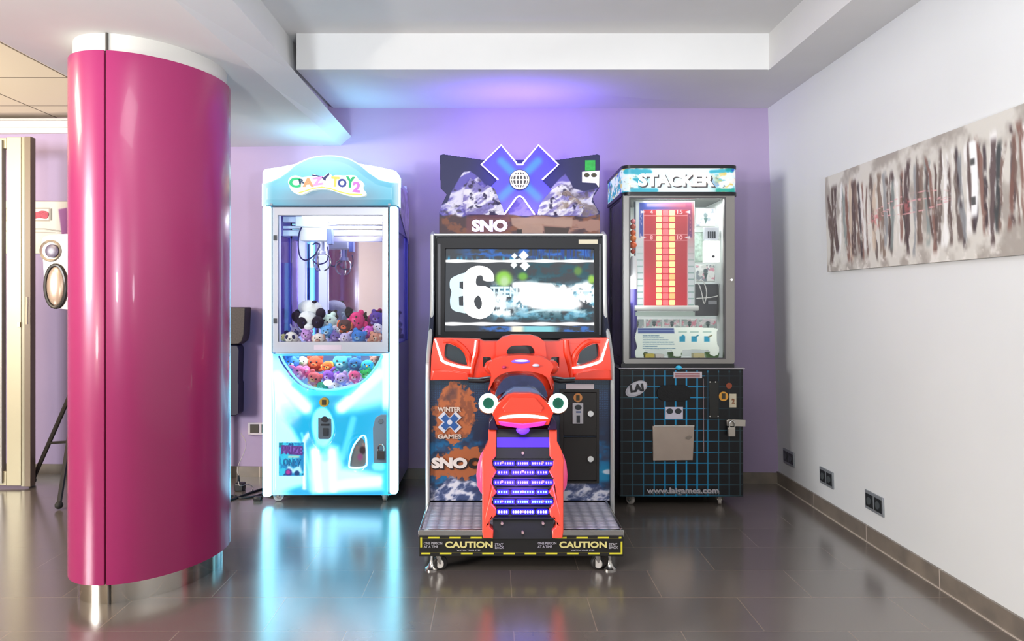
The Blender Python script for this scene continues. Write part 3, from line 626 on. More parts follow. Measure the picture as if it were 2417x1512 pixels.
up = [
 (776, 757, 19, '#d4efdf', '#e4efe2', 'pale mint plush bear behind the large panda', 'bear', .22, -10, None),
 (785, 742, 11, '#1f1a24', '#d8d8d8', 'small black and white plush panda peeking behind the mint bear', 'panda', .27, 0, '#1a141c'),
 (814, 768, 17, '#4a2a32', '#d86a4a', 'dark brown plush dog with orange muzzle in the middle of the pile', 'dog', .12, 12, None),
 (843, 756, 21, '#d02c74', '#e2558e', 'crimson plush bear lying right of centre', 'bear', .16, 70, None),
 (858, 744, 8, '#241a20', '#6a3f3a', 'tiny dark plush bear behind the crimson bear', 'bear', .24, 0, None),
 (889, 750, 17, '#5a3c98', '#8a78c0', 'violet plush bear against the right-hand glass', 'bear', .14, 20, None),
 (688, 797, 17, '#f0efe8', '#dcdcd6', 'white plush bear with round navy eye patches, front left corner', 'bear', .055, 0, '#2c2c5a'),
 (697, 781, 12, '#b8b0dc', '#ded8f4', 'lilac grey plush rabbit behind the white bear', 'rabbit', .12, -20, None),
 (724, 790, 14, '#c79ae0', '#dcbcec', 'mauve plush bear beside the white bear', 'bear', .07, 10, None),
 (752, 799, 15, '#efe6e0', '#c49a8e', 'cream plush dog with brown ears at the front glass', 'dog', .05, -8, None),
 (772, 781, 15, '#6fb2ee', '#b8dcf6', 'sky blue plush bear beneath the mint bear', 'bear', .09, -15, None),
 (792, 795, 13, '#6a5aa6', '#9a8ccc', 'purple plush bear beside the sky blue one', 'bear', .06, 30, None),
 (815, 798, 14, '#c9c0ec', '#e4def6', 'pale lavender plush rabbit at the front glass', 'rabbit', .05, 60, None),
 (846, 794, 17, '#3a86e0', '#8ac0f4', 'bright blue plush bear at the front glass', 'bear', .06, 20, None),
 (884, 798, 14, '#e8a48e', '#f4d6c4', 'peach plush bear in the front right corner', 'bear', .05, -70, None),
 (870, 781, 13, '#d85ac8', '#eeb2e4', 'pink magenta plush rabbit behind the bright blue bear', 'rabbit', .1, 70, None),
 (893, 774, 12, '#ece6f4', '#cfd8f0', 'white plush dog below the violet bear', 'dog', .09, 30, None),
 (800, 776, 13, '#e8e4f2', '#f4f2fa', 'white plush bear under the brown dog', 'bear', .14, -30, None),
 (670, 795, 9, '#d8d48e', '#f0eccc', 'tiny pale yellow plush bird in the left corner', 'bird', .08, 0, None)]
for px, py, r, b1, f1, lb, kd, dy, tl, pt in up: plush(px, py, r, b1, f1, lb, kd, Y+dy, tilt=tl, patch=pt)
lo = [
 (690, 855, 17, '#3f7fd0', '#a8d0f4', 'blue plush bear at the upper left of the crescent window', 'bear', .12, 0, None),
 (714, 853, 14, '#cfe0c8', '#8aa87a', 'pale green plush dog behind the crescent window, next to the blue bear', 'dog', .15, 10, None),
 (744, 856, 19, '#a8482e', '#c86a3e', 'rust brown plush bear behind the crescent window', 'bear', .16, 0, None),
 (773, 864, 14, '#d8662e', '#eeb05a', 'orange plush dog behind the crescent window', 'dog', .11, -20, None),
 (806, 855, 21, '#3a9ab0', '#8ad0d4', 'teal plush bear behind the crescent window', 'bear', .14, 12, None),
 (838, 858, 17, '#1f5e96', '#3a9ac0', 'deep blue plush bear behind the crescent window', 'bear', .1, -12, None),
 (868, 862, 15, '#28a8d0', '#6ad0a0', 'turquoise plush bird behind the crescent window', 'bird', .1, 10, None),
 (884, 850, 12, '#8a6458', '#b8948a', 'taupe plush bear at the upper right of the crescent window', 'bear', .13, 0, None),
 (706, 880, 18, '#d46aa0', '#ecaaca', 'rose plush rabbit low in the crescent window', 'rabbit', .07, -70, None),
 (742, 892, 17, '#e0707a', '#f0b08a', 'coral plush bear low in the crescent window', 'bear', .06, 30, None),
 (776, 888, 16, '#8a5ac8', '#c4a8ec', 'violet plush rabbit at the middle of the crescent window', 'rabbit', .08, 50, None),
 (806, 894, 16, '#b8a0e0', '#dcd0f4', 'lilac plush bear low in the crescent window', 'bear', .06, -15, None),
 (838, 888, 15, '#e05a8e', '#f0a8c4', 'hot pink plush dog low in the crescent window', 'dog', .065, 25, None),
 (866, 883, 13, '#2fae58', '#8adc9a', 'green plush bear at the right of the crescent window', 'bear', .06, -20, None),
 (760, 911, 12, '#4ab48e', '#9ae0c8', 'sea green plush bear at the bottom of the crescent window', 'bear', .05, 0, None),
 (795, 911, 11, '#d8d4e0', '#f0eef6', 'off white plush dog at the bottom of the crescent window', 'dog', .05, 15, None)]
for px, py, r, b1, f1, lb, kd, dy, tl, pt in lo: plush(px, py, r, b1, f1, lb, kd, Y+dy, tilt=tl, patch=pt, group='plush toys behind the crescent window')
l = area('crane_chamber_light', (XX(790, Y), Y+.24, ZZ(512, Y)), (XX(770, Y), Y+.2, .5), .35, 3.2, (.86, .88, 1))
area('crane_top_light', (XX(780, Y), Y+.3, 1.965), (XX(760, Y), Y+.42, 2.4), .55, 1.5, (.2, .72, 1.0), .2)
l = area('crane_store_light', (XX(780, Y), Y+.14, ZZ(835, Y)-.02), (XX(780, Y), Y+.1, .5), .5, 1.6, (.9, .95, 1), .2)
# ------------------------------------------------------------------ snowmobile racing machine
xm = thing('racing_machine', (.126, 3.95, 0), 'snowmobile racing arcade machine with orange ride-on sled, in the middle of the row', 'arcade machine')
Yp, Yf = 3.225, 3.69                     # platform front, cabinet foot
zpl = .181
DG = pm('dark_cabinet', '#15161c', .4)
# side walls of the cabinet, profile in depth/height
prof = [(Yf, .085), (Yf, ZZ(900, Yf)), (3.71, ZZ(852, 3.71)), (3.80, ZZ(800, 3.80)), (3.93, ZZ(735, 3.93)), (3.95, ZZ(556, 3.95)), (4.0, ZZ(552, 4.0)), (4.62, ZZ(552, 4.0)), (4.62, .085)]
def profile(xa, xb, pr):
    n = len(pr); return MB().add([(xa, y, z) for y, z in pr]+[(xb, y, z) for y, z in pr], [tuple(range(n)), tuple(range(2*n-1, n-1, -1))]+[((i+1) % n, i, i+n, (i+1) % n+n) for i in range(n)])
xa, xb = XX(1006, Yf), XX(1449, Yf)
SB = pm('deep_blue_side', '#1d2238', .35, coat=.3)
TM = pm('pale_edge_trim', '#c3c6c6', .3, .3)
for x_, s2 in ((xa, 1), (xb, -1)):
    sp = obj('side_wall', profile(min(x_, x_+s2*.02), max(x_, x_+s2*.02), prof), SB, xm)
    obj('edge_trim', MB().tube([(x_+s2*.008, y-.004, z) for y, z in spl([(a, b) for a, b in prof[:6]], 5, False)]+[(x_+s2*.008, 4.0, prof[6][1]+.004), (x_+s2*.008, 4.5, prof[6][1]+.004)], .011, 8), TM, sp)
obj('cabinet_body', MB().box(xa+.02, xb-.02, 3.99, 4.6, .085, ZZ(556, 4.0)), DG, xm)
obj('top_trim', MB().box(xa+.01, xb-.01, 3.955, 3.99, ZZ(556, 3.96), ZZ(551, 3.96)), TM, xm, bevel=.003)
# monitor
Yb = 3.95
bz = obj('screen_bezel', MB().plate([[(1030, 560), (1424, 560), (1426, 800), (1026, 800)], [(1052, 587), (1402, 588), (1403, 783), (1050, 782)]], Yb, Yb+.04), pm('black_bezel', '#131316', .5, spec=.3), xm, bevel=.004)
for q in ((1034, 575, 1040, 790), (1414, 575, 1419, 790)): obj('bezel_ridge', MB().pbox(*q, Yb-.004, Yb+.001), pm('bezel_ridge', '#2c2a30', .35), bz)
obj('label_plate', MB().pbox(1366, 565, 1411, 575, Yb-.004, Yb), pm('cream_label', '#c8bfa6', .5), bz)
def scr(x, y):
    a = Art(x, y, '#3a3d42')
    n = fbm(x*.05, y*.12, 4); n2 = ridge(x*.035, y*.05, 4)
    a.mix('#2a62b8', ss(.4, .7, n)*ss(1060, 1140, x)*ss(617, 600, y)); a.mix('#2f9ac8', ss(.5, .75, fbm(x*.2, y*.03))*ss(600, 614, y)*ss(617, 612, y)); a.mix('#1d3f86', ss(.45, .6, fbm(x*.3, y*.02+3))*ss(1220, 1290, x)*ss(617, 606, y))
    a.mix('#1f4a56', ss(.45, .75, n2)*ss(1190, 1260, x)*ss(617, 622, y)*ss(760, 750, y)*.9)
    tail = ss(60, 0, np.abs(y-700-.02*(x-1150)))*ss(1140, 1190, x)
    a.mix('#5a9ab4', ss(.42, .68, fbm(x*.05, y*.07+5))*ss(655, 690, y)*ss(765, 745, y)*ss(1130, 1190, x)); a.mix('#d6eef6', ss(.6, .82, n2)*tail)
    a.mix('#e8f4f8', ss(.5, .66, fbm(x*.07+3, y*.05))*ss(1150, 1165, x)*ss(1230, 1200, x)*ss(680, 700, y)*ss(755, 740, y))
    a.disc(1189, 657, 19, 18, '#86c444', .35, .95); a.disc(1191, 664, 10, 12, '#b8cfae', .6, .8); a.disc(1234, 652, 11, 9, '#6aa83a', .5, .9); a.disc(1364, 639, 9, 10, '#6b8f3a', .5, .8); a.disc(1396, 659, 8, 10, '#9ac84a', .5, .9)
    a.poly(spl([(1218, 668), (1250, 665), (1290, 672), (1340, 678), (1386, 664), (1380, 678), (1340, 686), (1360, 700), (1372, 722), (1330, 733), (1270, 730), (1236, 718), (1222, 700), (1225, 684)], 4), '#ffffff', 7)
    a.mix('#ffffff', ss(9, 3, seg(x, y, 1215, 672, 1300, 674))); a.mix('#ffffff', ss(.5, .62, fbm(x*.12, y*.09+2))*ss(1205, 1225, x)*ss(665, 674, y)*ss(735, 722, y))
    a.mix('#e8fbff', ss(3, 1, abs(y-685.5))*ss(1330, 1360, x)); a.mix('#bfe6f0', .8*ss(4, 1, np.abs(y-738+8*np.sin((x-1240)/140*3.1)))*ss(1230, 1250, x)*ss(1390, 1360, x))
    for yy in (616, 764):
        w = 2.2+1.6*np.sin(x*.045+yy)**2; a.mix('#ffffff', ss(w+1.5, w-1, np.abs(y-yy)))
    a.mix('#3b68b0', ss(.4, .6, n)*ss(768, 771, y)*ss(1120, 1160, x)); a.mix('#7fc4cc', ss(768, 771, y)*ss(1.0, .4, np.abs(x-1270)/60)); a.mix('#ece4cc', ss(768, 771, y)*ss(1, .3, np.abs(x-1220)/22))
    for cx_, cy_, r in ((1214, 604, 6), (1236, 603, 10), (1225, 615, 5), (1213, 625, 7), (1239, 627, 10)):
        a.mix('#ffffff', ss(1.2, .9, (np.abs(x-cx_)+np.abs(y-cy_))/(r*1.15)))
    return a
SCR = attr_mat('lit_screen', .4, 1.0, .04, spec=.2)
sc = paint('screen', (1050, 586, 1403, 784), Yb+.01, .9, scr, SCR, xm, th=.004)
WSC = glow('screen_white', '#ffffff', 1.3); WS2 = glow('screen_pale', '#a9c6d2', .62)
q7 = lambda L: [(1030+a*.1655, 580+b*.1655) for a, b in L]
o8 = spl(q7([(200, 480), (280, 425), (400, 385), (470, 400), (470, 900), (430, 960), (330, 945), (255, 925), (205, 870), (195, 760), (215, 655), (192, 590)]), 3)
obj('numeral', MB().plate([o8, q7([(330, 512), (385, 505), (385, 620), (330, 600)]), q7([(320, 725), (385, 712), (385, 855), (325, 850)])], Yb+.004, Yb+.006), WS2, sc)
o6 = spl(q7([(385, 620), (388, 480), (430, 360), (520, 300), (620, 284), (730, 310), (800, 375), (822, 450), (818, 497), (740, 505), (672, 490), (660, 440), (635, 418), (585, 430), (563, 495), (580, 565), (690, 575), (780, 620), (830, 710), (838, 850), (800, 945), (720, 1012), (620, 1040), (500, 1010), (425, 955), (390, 850)]), 3)
obj('numeral', MB().plate([o6, spl(q7([(535, 785), (590, 708), (632, 745), (652, 830), (620, 903), (575, 885)]), 3)], Yb+.001, Yb+.003), WSC, sc)
obj('lettering', text_mb('TEEN', (1158, 676, 1222, 700), Yb+.003, .002, .03), WS2, sc)
# illuminated topper: printed board, lit X, mountains, globe
Ym = 4.02
brd = [(1038, 366), (1046, 364), (1138, 377), (1318, 377), (1409, 364), (1416, 366)]+[(1416, 440), (1408, 452), (1398, 468), (1406, 486), (1416, 500), (1416, 553), (1037, 553), (1037, 502), (1042, 484), (1055, 458), (1040, 444)]
mt = [(1036, 502), (1041, 484), (1056, 478), (1066, 452), (1082, 424), (1094, 406), (1110, 404), (1122, 412), (1135, 425), (1150, 440), (1165, 452), (1176, 470), (1196, 486), (1212, 478), (1225, 462), (1240, 478), (1256, 492), (1270, 486), (1284, 464), (1300, 446), (1322, 420), (1334, 410), (1344, 424), (1352, 444), (1378, 452), (1410, 444), (1402, 456), (1396, 476), (1408, 490), (1412, 502), (1400, 512), (1360, 510), (1270, 509), (1200, 508), (1110, 506), (1060, 520)]
def top_art(x, y):
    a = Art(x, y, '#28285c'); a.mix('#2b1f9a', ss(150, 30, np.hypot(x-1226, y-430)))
    n = ridge(x*.022+y*.03, y*.022-x*.008, 4); n2 = fbm(x*.06, y*.08)
    M = ss(1.5, -1.5, sdp(x, y, mt)); a.mix('#6a5fc0', M); a.mix('#c9c4ee', M*ss(.5, .72, n)); a.mix('#efeaff', M*ss(.62, .8, n)); a.mix('#3b3350', M*ss(.6, .75, n2)*.8)
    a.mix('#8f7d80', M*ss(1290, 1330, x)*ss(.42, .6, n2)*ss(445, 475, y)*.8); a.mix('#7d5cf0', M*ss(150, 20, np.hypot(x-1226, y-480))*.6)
    B = ss(507, 513, y+3*np.sin(x*.09)); a.mix('#4a3038', B); a.mix('#8a5138', B*ss(.45, .65, fbm(x*.06, y*.1+8))*.9); a.mix('#a87d70', B*ss(1200, 1240, x)*ss(.4, .6, fbm(x*.03, y*.08)))
    a.poly([(1100, 508), (1200, 502), (1206, 540), (1180, 552), (1100, 550)], '#7a4650', 4, .8)
    a.poly([(1206, 514), (1352, 512), (1350, 536), (1280, 530), (1282, 552), (1222, 552), (1224, 540), (1208, 530)], '#b89484', 2, .9); a.poly([(1284, 534), (1344, 538), (1340, 552), (1286, 552)], '#3a2a26', 2, .9); a.rect(1220, 541, 1232, 553, '#2a1a18')
    return a
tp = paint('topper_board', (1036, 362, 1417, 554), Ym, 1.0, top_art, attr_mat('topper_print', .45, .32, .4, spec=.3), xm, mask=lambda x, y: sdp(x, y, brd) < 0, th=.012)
tp['label'] = 'printed topper board with snowy mountains'
half = [(1226, 386), (1220, 384), (1183, 342), (1136, 388), (1174, 424), (1136, 462), (1183, 507), (1219, 466)]
xs = half+[(2*1226.5-a, b) for a, b in reversed(half[1:])]
def x_art(x, y):
    a = Art(x, y, '#4a3fd8'); a.mix('#3f78f4', ss(16, 2, np.minimum(seg(x, y, 1183, 380, 1270, 466), seg(x, y, 1270, 380, 1183, 466)))); a.mix('#4430c8', ss(75, 95, np.hypot(x-1226, y-424))*.8); a.mix('#7a6cf8', .5*ss(430, 500, y)); return a
xp = paint('lit_cross', (1134, 340, 1321, 509), Ym-.03, 1.0, x_art, attr_mat('backlit_cross', .3, 1.0, .35, spec=.3), xm, mask=lambda x, y: sdp(x, y, xs) < 0, th=.008)
xp['label'] = 'back-lit blue X on the topper'
LV = glow('lavender_led', '#cfc0ff', 2.4)
upx = [(1176, 424), (1136, 388), (1183, 342), (1219, 384), (1220, 388), (1234, 388), (1235, 384), (1271, 342), (1318, 388), (1280, 424)]
obj('light_outline', MB().tube([S(a, b, Ym-.034) for a, b in upx], .0045, 8), LV, xp)
obj('light_outline', MB().tube([S(a, b, Ym-.034) for a, b in ((1190, 506), (1219, 466), (1226, 462), (1234, 466), (1262, 506))], .0045, 8), LV, xp)
def cr_art(x, y):
    a = Art(x, y, '#8f86c8'); n = ridge(x*.03+y*.04, y*.03-x*.01+3, 3); a.mix('#f0ecff', ss(.55, .75, n)); a.mix('#4a4466', ss(.6, .72, fbm(x*.09, y*.1))); a.mix('#a08a7c', ss(1300, 1340, x)*ss(.45, .62, fbm(x*.05+4, y*.07))*.8); return a
crag = attr_mat('crag_print', .45, .3, .45, spec=.3)
for k, pl in enumerate(([(1100, 506), (1092, 478), (1096, 446), (1110, 420), (1124, 428), (1140, 444), (1152, 436), (1168, 446), (1176, 466), (1186, 488), (1192, 507)],
                        [(1268, 508), (1272, 486), (1286, 466), (1302, 448), (1324, 434), (1336, 440), (1352, 462), (1372, 476), (1378, 496), (1370, 509)])):
    x0, y0 = min(p[0] for p in pl), min(p[1] for p in pl); x1, y1 = max(p[0] for p in pl), max(p[1] for p in pl)
    paint('mountain_relief', (x0, y0, x1, y1), Ym-.05, 1.0, cr_art, crag, xm, mask=lambda x, y, pl=pl: sdp(x, y, pl) < 0, relief=lambda x, y, pl=pl: -.03*np.clip(-sdp(x, y, pl)/12, 0, 1)*fbm(x*.1, y*.1), th=.02)
# globe badge
gb = obj('globe_badge', MB().plate([circ(1226.5, 424, 24.5)], Ym-.05, Ym-.034), pm('navy_badge', '#221d52', .3), xm)
obj('globe_disc', MB().plate([circ(1226.5, 424, 22)], Ym-.054, Ym-.049), pm('badge_dark', '#2e2a34', .4), gb)
g = MB(); q = Ym-.058; T = lambda pts, c=False: g.tube([S(a, b, q) for a, b in pts], .0032, 6, c)
T(circ(1226.5, 424, 21.5), True); T(circ(1226.5, 424, 8.5, 21.5), True); T(circ(1226.5, 424, 16.5, 21.5), True); T([(1226.5, 403), (1226.5, 445)]); T([(1205, 424), (1248, 424)])
for dy in (-11, 11): T([(1208.5, 424+dy), (1244.5, 424+dy)])
obj('globe_grid', g, pm('white_enamel', '#f0ece8', .4, emit='#f0ece8', es=.5), gb)
obj('lettering', text_mb('SNO', (1113, 518, 1198, 547), Ym-.008, .006, .06), pm('pale_lavender_letter', '#d9ccf2', .4, emit='#d9ccf2', es=.5), tp)
obj('sticker', MB().pbox(1381, 378, 1405, 402, Ym-.006, Ym-.002), pm('green_sticker', '#0f9a3a', .5, noise=.2, nscale=60), tp, label='green square sticker')
st = obj('sticker', MB().plate([[(1374, 405), (1415, 402), (1414, 442), (1406, 432), (1374, 430)]], Ym-.006, Ym-.002), pm('white_sticker', '#d8d4e4', .5), tp, label='white sticker with two dark ovals')
obj('sticker_mark', MB().plate([circ(1385, 413, 6.5, 5)], Ym-.008, Ym-.005).plate([circ(1402, 413, 6.5, 5)], Ym-.008, Ym-.005), pm('dark_ink', '#3a3420'), st)
# board legs behind
obj('topper_bracket', MB().pbox(1060, 420, 1400, 556, Ym+.03, Ym+.10), DG, xm)
# lower front panel
def low_x(x, y):
    a = Art(x, y, '#1c2a48'); dots = (np.sin((x+y)*.75)*np.sin((x-y)*.75) > .35)*1.0
    a.mix('#3a6a9a', dots*.6*ss(1010, 960, y)); a.mix('#123c4a', ss(930, 900, y)*.5)
    a.mix('#0f6aa2', ss(1000, 1060, y)*ss(.35, .6, fbm(x*.03, y*.04))); a.mix('#3a3f5e', ss(.5, .62, fbm(x*.05+4, y*.05))*ss(1020, 1060, y)*.6)
    spl1 = spl([(1056, 905), (1076, 903), (1100, 914), (1118, 934), (1122, 960), (1124, 985), (1114, 1010), (1100, 1024), (1084, 1036), (1074, 1056), (1062, 1052), (1050, 1038), (1028, 1024), (1018, 1012), (1030, 995), (1018, 970), (1030, 958), (1044, 930)], 4)
    jag = 7*(fbm(x*.12, y*.12)-.5)*2
    O = ss(2, -2, sdp(x, y, spl1)+jag*1.8); a.mix('#b9693e', O); a.mix('#8f5238', O*ss(.52, .66, fbm(x*.1, y*.08)))
    sp2 = spl([(1016, 1092), (1050, 1070), (1090, 1058), (1120, 1054), (1140, 1066), (1136, 1110), (1100, 1128), (1060, 1122), (1020, 1124)], 4)
    a.mix('#b0633a', ss(2, -2, sdp(x, y, sp2)+jag*1.8)); a.poly([(1046, 945), (1062, 915), (1080, 915), (1078, 940), (1062, 945)], '#3a2c3a', 4, .5)
    m2 = 1140+10*np.sin(x*.045)+8*np.sin(x*.11+1); n = ridge(x*.05, y*.06, 4); K = ss(m2-6, m2+6, y); n = ridge(x*.03+y*.035, y*.035-x*.012, 4)
    a.mix('#3f4f7c', K); a.mix('#b9bedc', K*ss(.55, .75, n)); a.mix('#e4e4f0', K*ss(.66, .8, n)); a.mix('#28345c', K*ss(.5, .75, fbm(x*.05+y*.03, y*.06))*.8)
    a.mix('#0d84b4', ss(1400, 1415, x)*ss(1080, 1110, y)*ss(1142, 1130, y)); a.mix('#cfdcec', ss(1.1, .6, np.hypot((x-1436)/16, (y-1113)/7)))
    return a
fp = paint('front_panel', (1015, 890, 1441, 1181), Yf+.012, .8, low_x, attr_mat('front_print', .35, 0, 1, coat=.2), xm, th=.02)
tl = lambda s, r, c, par=fp, dy=.006, b_=.04, rot=0: obj('lettering', text_mb(s, r, Yf+dy, .003, b_, rot), pm('ink_'+c[1:], c, .45), par)
tl('WINTER', (1033, 960, 1088, 971), '#d8c8bc'); tl('GAMES', (1033, 1024, 1089, 1035), '#d8c8bc'); tl('SNO', (1020, 1082, 1105, 1108), '#2a1e24', dy=.007, b_=.06); tl('SNO', (1018, 1079, 1103, 1105), '#ece2de', dy=.003, b_=.06); tl('C', (1105, 1080, 1130, 1106), '#1a1416', b_=.07)
hx_ = lambda k: [(1061.5+(a-1226.5)*k, 996+(b-424)*k) for a, b in xs]
lg = obj('cross_emblem', MB().plate([hx_(.31)], Yf+.004, Yf+.01), pm('emblem_white', '#d6d8e4', .5), fp)
obj('emblem_fill', MB().plate([hx_(.23)], Yf+.001, Yf+.006), pm('emblem_blue', '#2a5aa0', .5), lg); obj('emblem_dot', MB().plate([circ(1061.5, 996, 6)], Yf-.001, Yf+.004), pm('emblem_white'), lg)
# black service doors
sv = obj('service_door', MB().pbox(1330, 926, 1408, 1028, Yf-.004, Yf+.02), pm('black_steel', '#2b2826', .45, .3), xm, bevel=.003)
sv2 = obj('service_door', MB().pbox(1330, 1032, 1408, 1134, Yf-.004, Yf+.02), pm('black_steel'), xm, bevel=.003)
obj('door_frame', MB().plate([[(1322, 918), (1414, 918), (1414, 1140), (1322, 1140)], [(1330, 925), (1408, 925), (1408, 1135), (1330, 1135)]], Yf-.002, Yf+.015), pm('black_steel'), xm)
obj('lock', MB().cyl(S(1394, 976, Yf-.02), S(1394, 976, Yf), .016), CHROME, sv, bevel=.002); obj('lock', MB().cyl(S(1394, 1083, Yf-.02), S(1394, 1083, Yf), .016), CHROME, sv2, bevel=.002)
cs = obj('coin_sticker', MB().plate([circ(1364, 938, 10.5)], Yf-.008, Yf-.003), pm('orange_sticker', '#d08a4a', .5), sv); obj('numeral', text_mb('1', (1360, 932, 1368, 944), Yf-.010, .003, .04), pm('dark_ink'), cs)
cm_ = obj('coin_mech', MB().pbox(1351, 951, 1377, 1000, Yf-.014, Yf-.003), pm('mech_grey', '#b4b0b4', .35, .5), sv, bevel=.002)
obj('coin_slot', MB().plate([circ(1365, 961, 8, 6)], Yf-.018, Yf-.013), pm('dark_slot'), cm_); obj('coin_return', MB().pbox(1361, 980, 1369, 997, Yf-.018, Yf-.013), pm('dark_slot'), cm_); obj('coin_lamp', MB().pbox(1360, 970, 1371, 974, Yf-.018, Yf-.013), pm('blue_grey_badge', '#5a6688', .4), cm_)
obj('notice_label', MB().pbox(1336, 906, 1402, 918, Yf-.003, Yf+.012), pm('white_label', '#cfc6cc', .5), fp); 
# orange dash across the cabinet
Yd = 3.66
dash_o = [(1024, 797), (1130, 800), (1142, 805), (1176, 805), (1186, 795), (1204, 791), (1256, 791), (1272, 795), (1284, 805), (1318, 805), (1332, 800), (1436, 797), (1440, 830), (1444, 897), (1016, 897), (1018, 840)]
hl_ = [(1052, 812), (1060, 811), (1078, 818), (1094, 830), (1100, 850), (1102, 862), (1080, 858), (1052, 846), (1049, 830)]
hr_ = [(2*1232-a, b) for a, b in hl_]
hm = spl([(1196, 834), (1200, 822), (1210, 816), (1228, 815), (1248, 815), (1258, 821), (1262, 834), (1246, 837), (1212, 837)], 3)
s1 = [(1140, 842), (1158, 843), (1160, 848), (1150, 866), (1140, 866)]; s2_ = [(2*1230-a, b) for a, b in s1]
dsh = obj('dashboard', MB().plate([dash_o, spl(hl_, 3), spl(hr_, 3), hm, s1, s2_], Yd, Yd+.09), ORANGE, xm, bevel=.012, seg=3)
g = MB(); g.pbox(1030, 805, 1430, 890, Yd+.06, Yd+.09); obj('dash_backing', g, pm('dark_teal_grille', '#12303a', .3, coat=.5), dsh)
# raised wings and hood
hood = [[(a, b) for a, b in ((1172, 806), (1188, 796), (1206, 790), (1254, 790), (1270, 796), (1286, 806), (1290, 842), (1268, 866), (1196, 866), (1170, 842))], hm]
obj('dash_hood', MB().plate(hood, Yd-.05, Yd+.02), ORANGE, dsh, bevel=.012, seg=3)
for mf in (lambda p: p, lambda p: [(2*1231-a, b) for a, b in p]):
    obj('dash_rib', MB().tube([S(a, b, Yd-.002) for a, b in mf([(1126, 802), (1124, 830), (1116, 860), (1112, 892)])], [.014, .018, .016, .01], 10), ORANGE, dsh)
    obj('dash_lip', MB().plate([mf([(1020, 872), (1060, 872), (1104, 880), (1112, 897), (1017, 897)])], Yd-.03, Yd+.02), ORANGE, dsh, bevel=.01, seg=3)
    obj('dash_brow', MB().tube([S(a, b, Yd-.004) for a, b in mf(spl([(1046, 806), (1070, 806), (1090, 818), (1106, 840), (1108, 866)], 4, False))], [.008]*4+[.014]*9+[.012]*4, 8), ORANGE, dsh)
    obj('light_blade', MB().tube([S(a, b, Yd-.016) for a, b in mf([(1027, 800), (1034, 822), (1043, 850), (1050, 855), (1068, 861), (1088, 866), (1111, 868)])], [.003, .005, .0065, .006, .006, .006, .005], 8), glow('white_blade', '#fff2f6', 3.2), dsh, label='glowing white light blade on the dash')
obj('side_sticker', MB().pbox(1292, 848, 1308, 870, Yd+.05, Yd+.062), pm('mech_grey'), dsh)
# ride platform
P0, P1 = XX(988, Yp), XX(1472, Yp)
pf = obj('platform', MB().box(P0, P1, Yp+.006, Yf+.02, .07, zpl-.012), pm('platform_dark', '#1a1a1f', .4), xm, bevel=.002)
m = bpy.data.materials.new('chequer_plate'); m.use_nodes = True; nt = m.node_tree; b = nt.nodes['Principled BSDF']; L = nt.links.new
b.inputs['Base Color'].default_value = hl('#cac8d6'); b.inputs['Metallic'].default_value = .35; b.inputs['Roughness'].default_value = .32
tc = nt.nodes.new('ShaderNodeTexCoord'); bm_ = None
for ang, ph in ((.785, 0), (-.785, .5)):
    mp = nt.nodes.new('ShaderNodeMapping'); mp.inputs['Rotation'].default_value = (0, 0, ang); mp.inputs['Scale'].default_value = (14, 34, 1); mp.inputs['Location'].default_value = (ph, ph, 0)
    vr = nt.nodes.new('ShaderNodeTexVoronoi'); vr.inputs['Randomness'].default_value = 0; vr.inputs['Scale'].default_value = 1; vr.voronoi_dimensions = '2D'
    L(tc.outputs['Object'], mp.inputs[0]); L(mp.outputs[0], vr.inputs['Vector'])
    if bm_ is None: bm_ = vr
    else:
        mn = nt.nodes.new('ShaderNodeMath'); mn.operation = 'MINIMUM'; L(bm_.outputs['Distance'], mn.inputs[0]); L(vr.outputs['Distance'], mn.inputs[1])
        rr_ = nt.nodes.new('ShaderNodeValToRGB'); rr_.color_ramp.elements[0].position = .16; rr_.color_ramp.elements[1].position = .34; rr_.color_ramp.elements[0].color = hl('#e6e4f0'); rr_.color_ramp.elements[1].color = hl('#a9a8b8'); L(mn.outputs[0], rr_.inputs[0]); L(rr_.outputs[0], b.inputs['Base Color'])
        bp = nt.nodes.new('ShaderNodeBump'); bp.invert = True; bp.inputs['Strength'].default_value = .9; bp.inputs['Distance'].default_value = .01; L(mn.outputs[0], bp.inputs['Height']); L(bp.outputs[0], b.inputs['Normal'])
obj('tread_plate', MB().box(P0+.008, P1-.008, Yp+.01, Yf-.004, zpl-.012, zpl), m, pf, label='diamond tread plate')
obj('edge_rail', MB().box(P0-.002, P1+.002, Yp, Yp+.02, zpl-.028, zpl+.002), CHROME, pf, bevel=.003)
for x_ in (P0, P1-.012): obj('edge_rail', MB().box(x_, x_+.012, Yp+.02, Yf, zpl-.03, zpl+.004), CHROME, pf, bevel=.003)
def cau(x, y):
    a = Art(x, y, '#1b1a18'); u = (x-988)/50.0
    t = np.abs((u % 1)-.5)*2; yt = 1267+0*x; top = ss(2.6, 1.8, np.abs(y-1268.5))*ss(.42, .48, (u % 1)); bot = ss(2.6, 1.8, np.abs(y-1305.5))*ss(.42, .48, ((u+.45) % 1))
    thin = np.maximum(ss(1.0, .5, np.abs(y-1270)), ss(1.0, .5, np.abs(y-1304))); inx = ss(993, 995, x)*ss(1468, 1466, x)
    a.mix('#7a7226', thin*inx*.8); a.mix('#d8cf3a', np.maximum(top, bot)*inx); a.mix('#d8cf3a', ss(2.6, 1.6, np.abs(x-994))*ss(1266, 1269, y)*ss(1293, 1290, y)); a.mix('#d8cf3a', ss(2.6, 1.6, np.abs(x-1467))*ss(1276, 1279, y)*ss(1309, 1306, y))
    return a
cp = paint('caution_panel', (989, 1263, 1471, 1312), Yp-.002, 1.0, cau, attr_mat('caution_print', .4), pf, th=.006)
YL = pm('yellow_ink', '#d9cf86', .5); WL = pm('pale_ink', '#a9a6aa', .5)
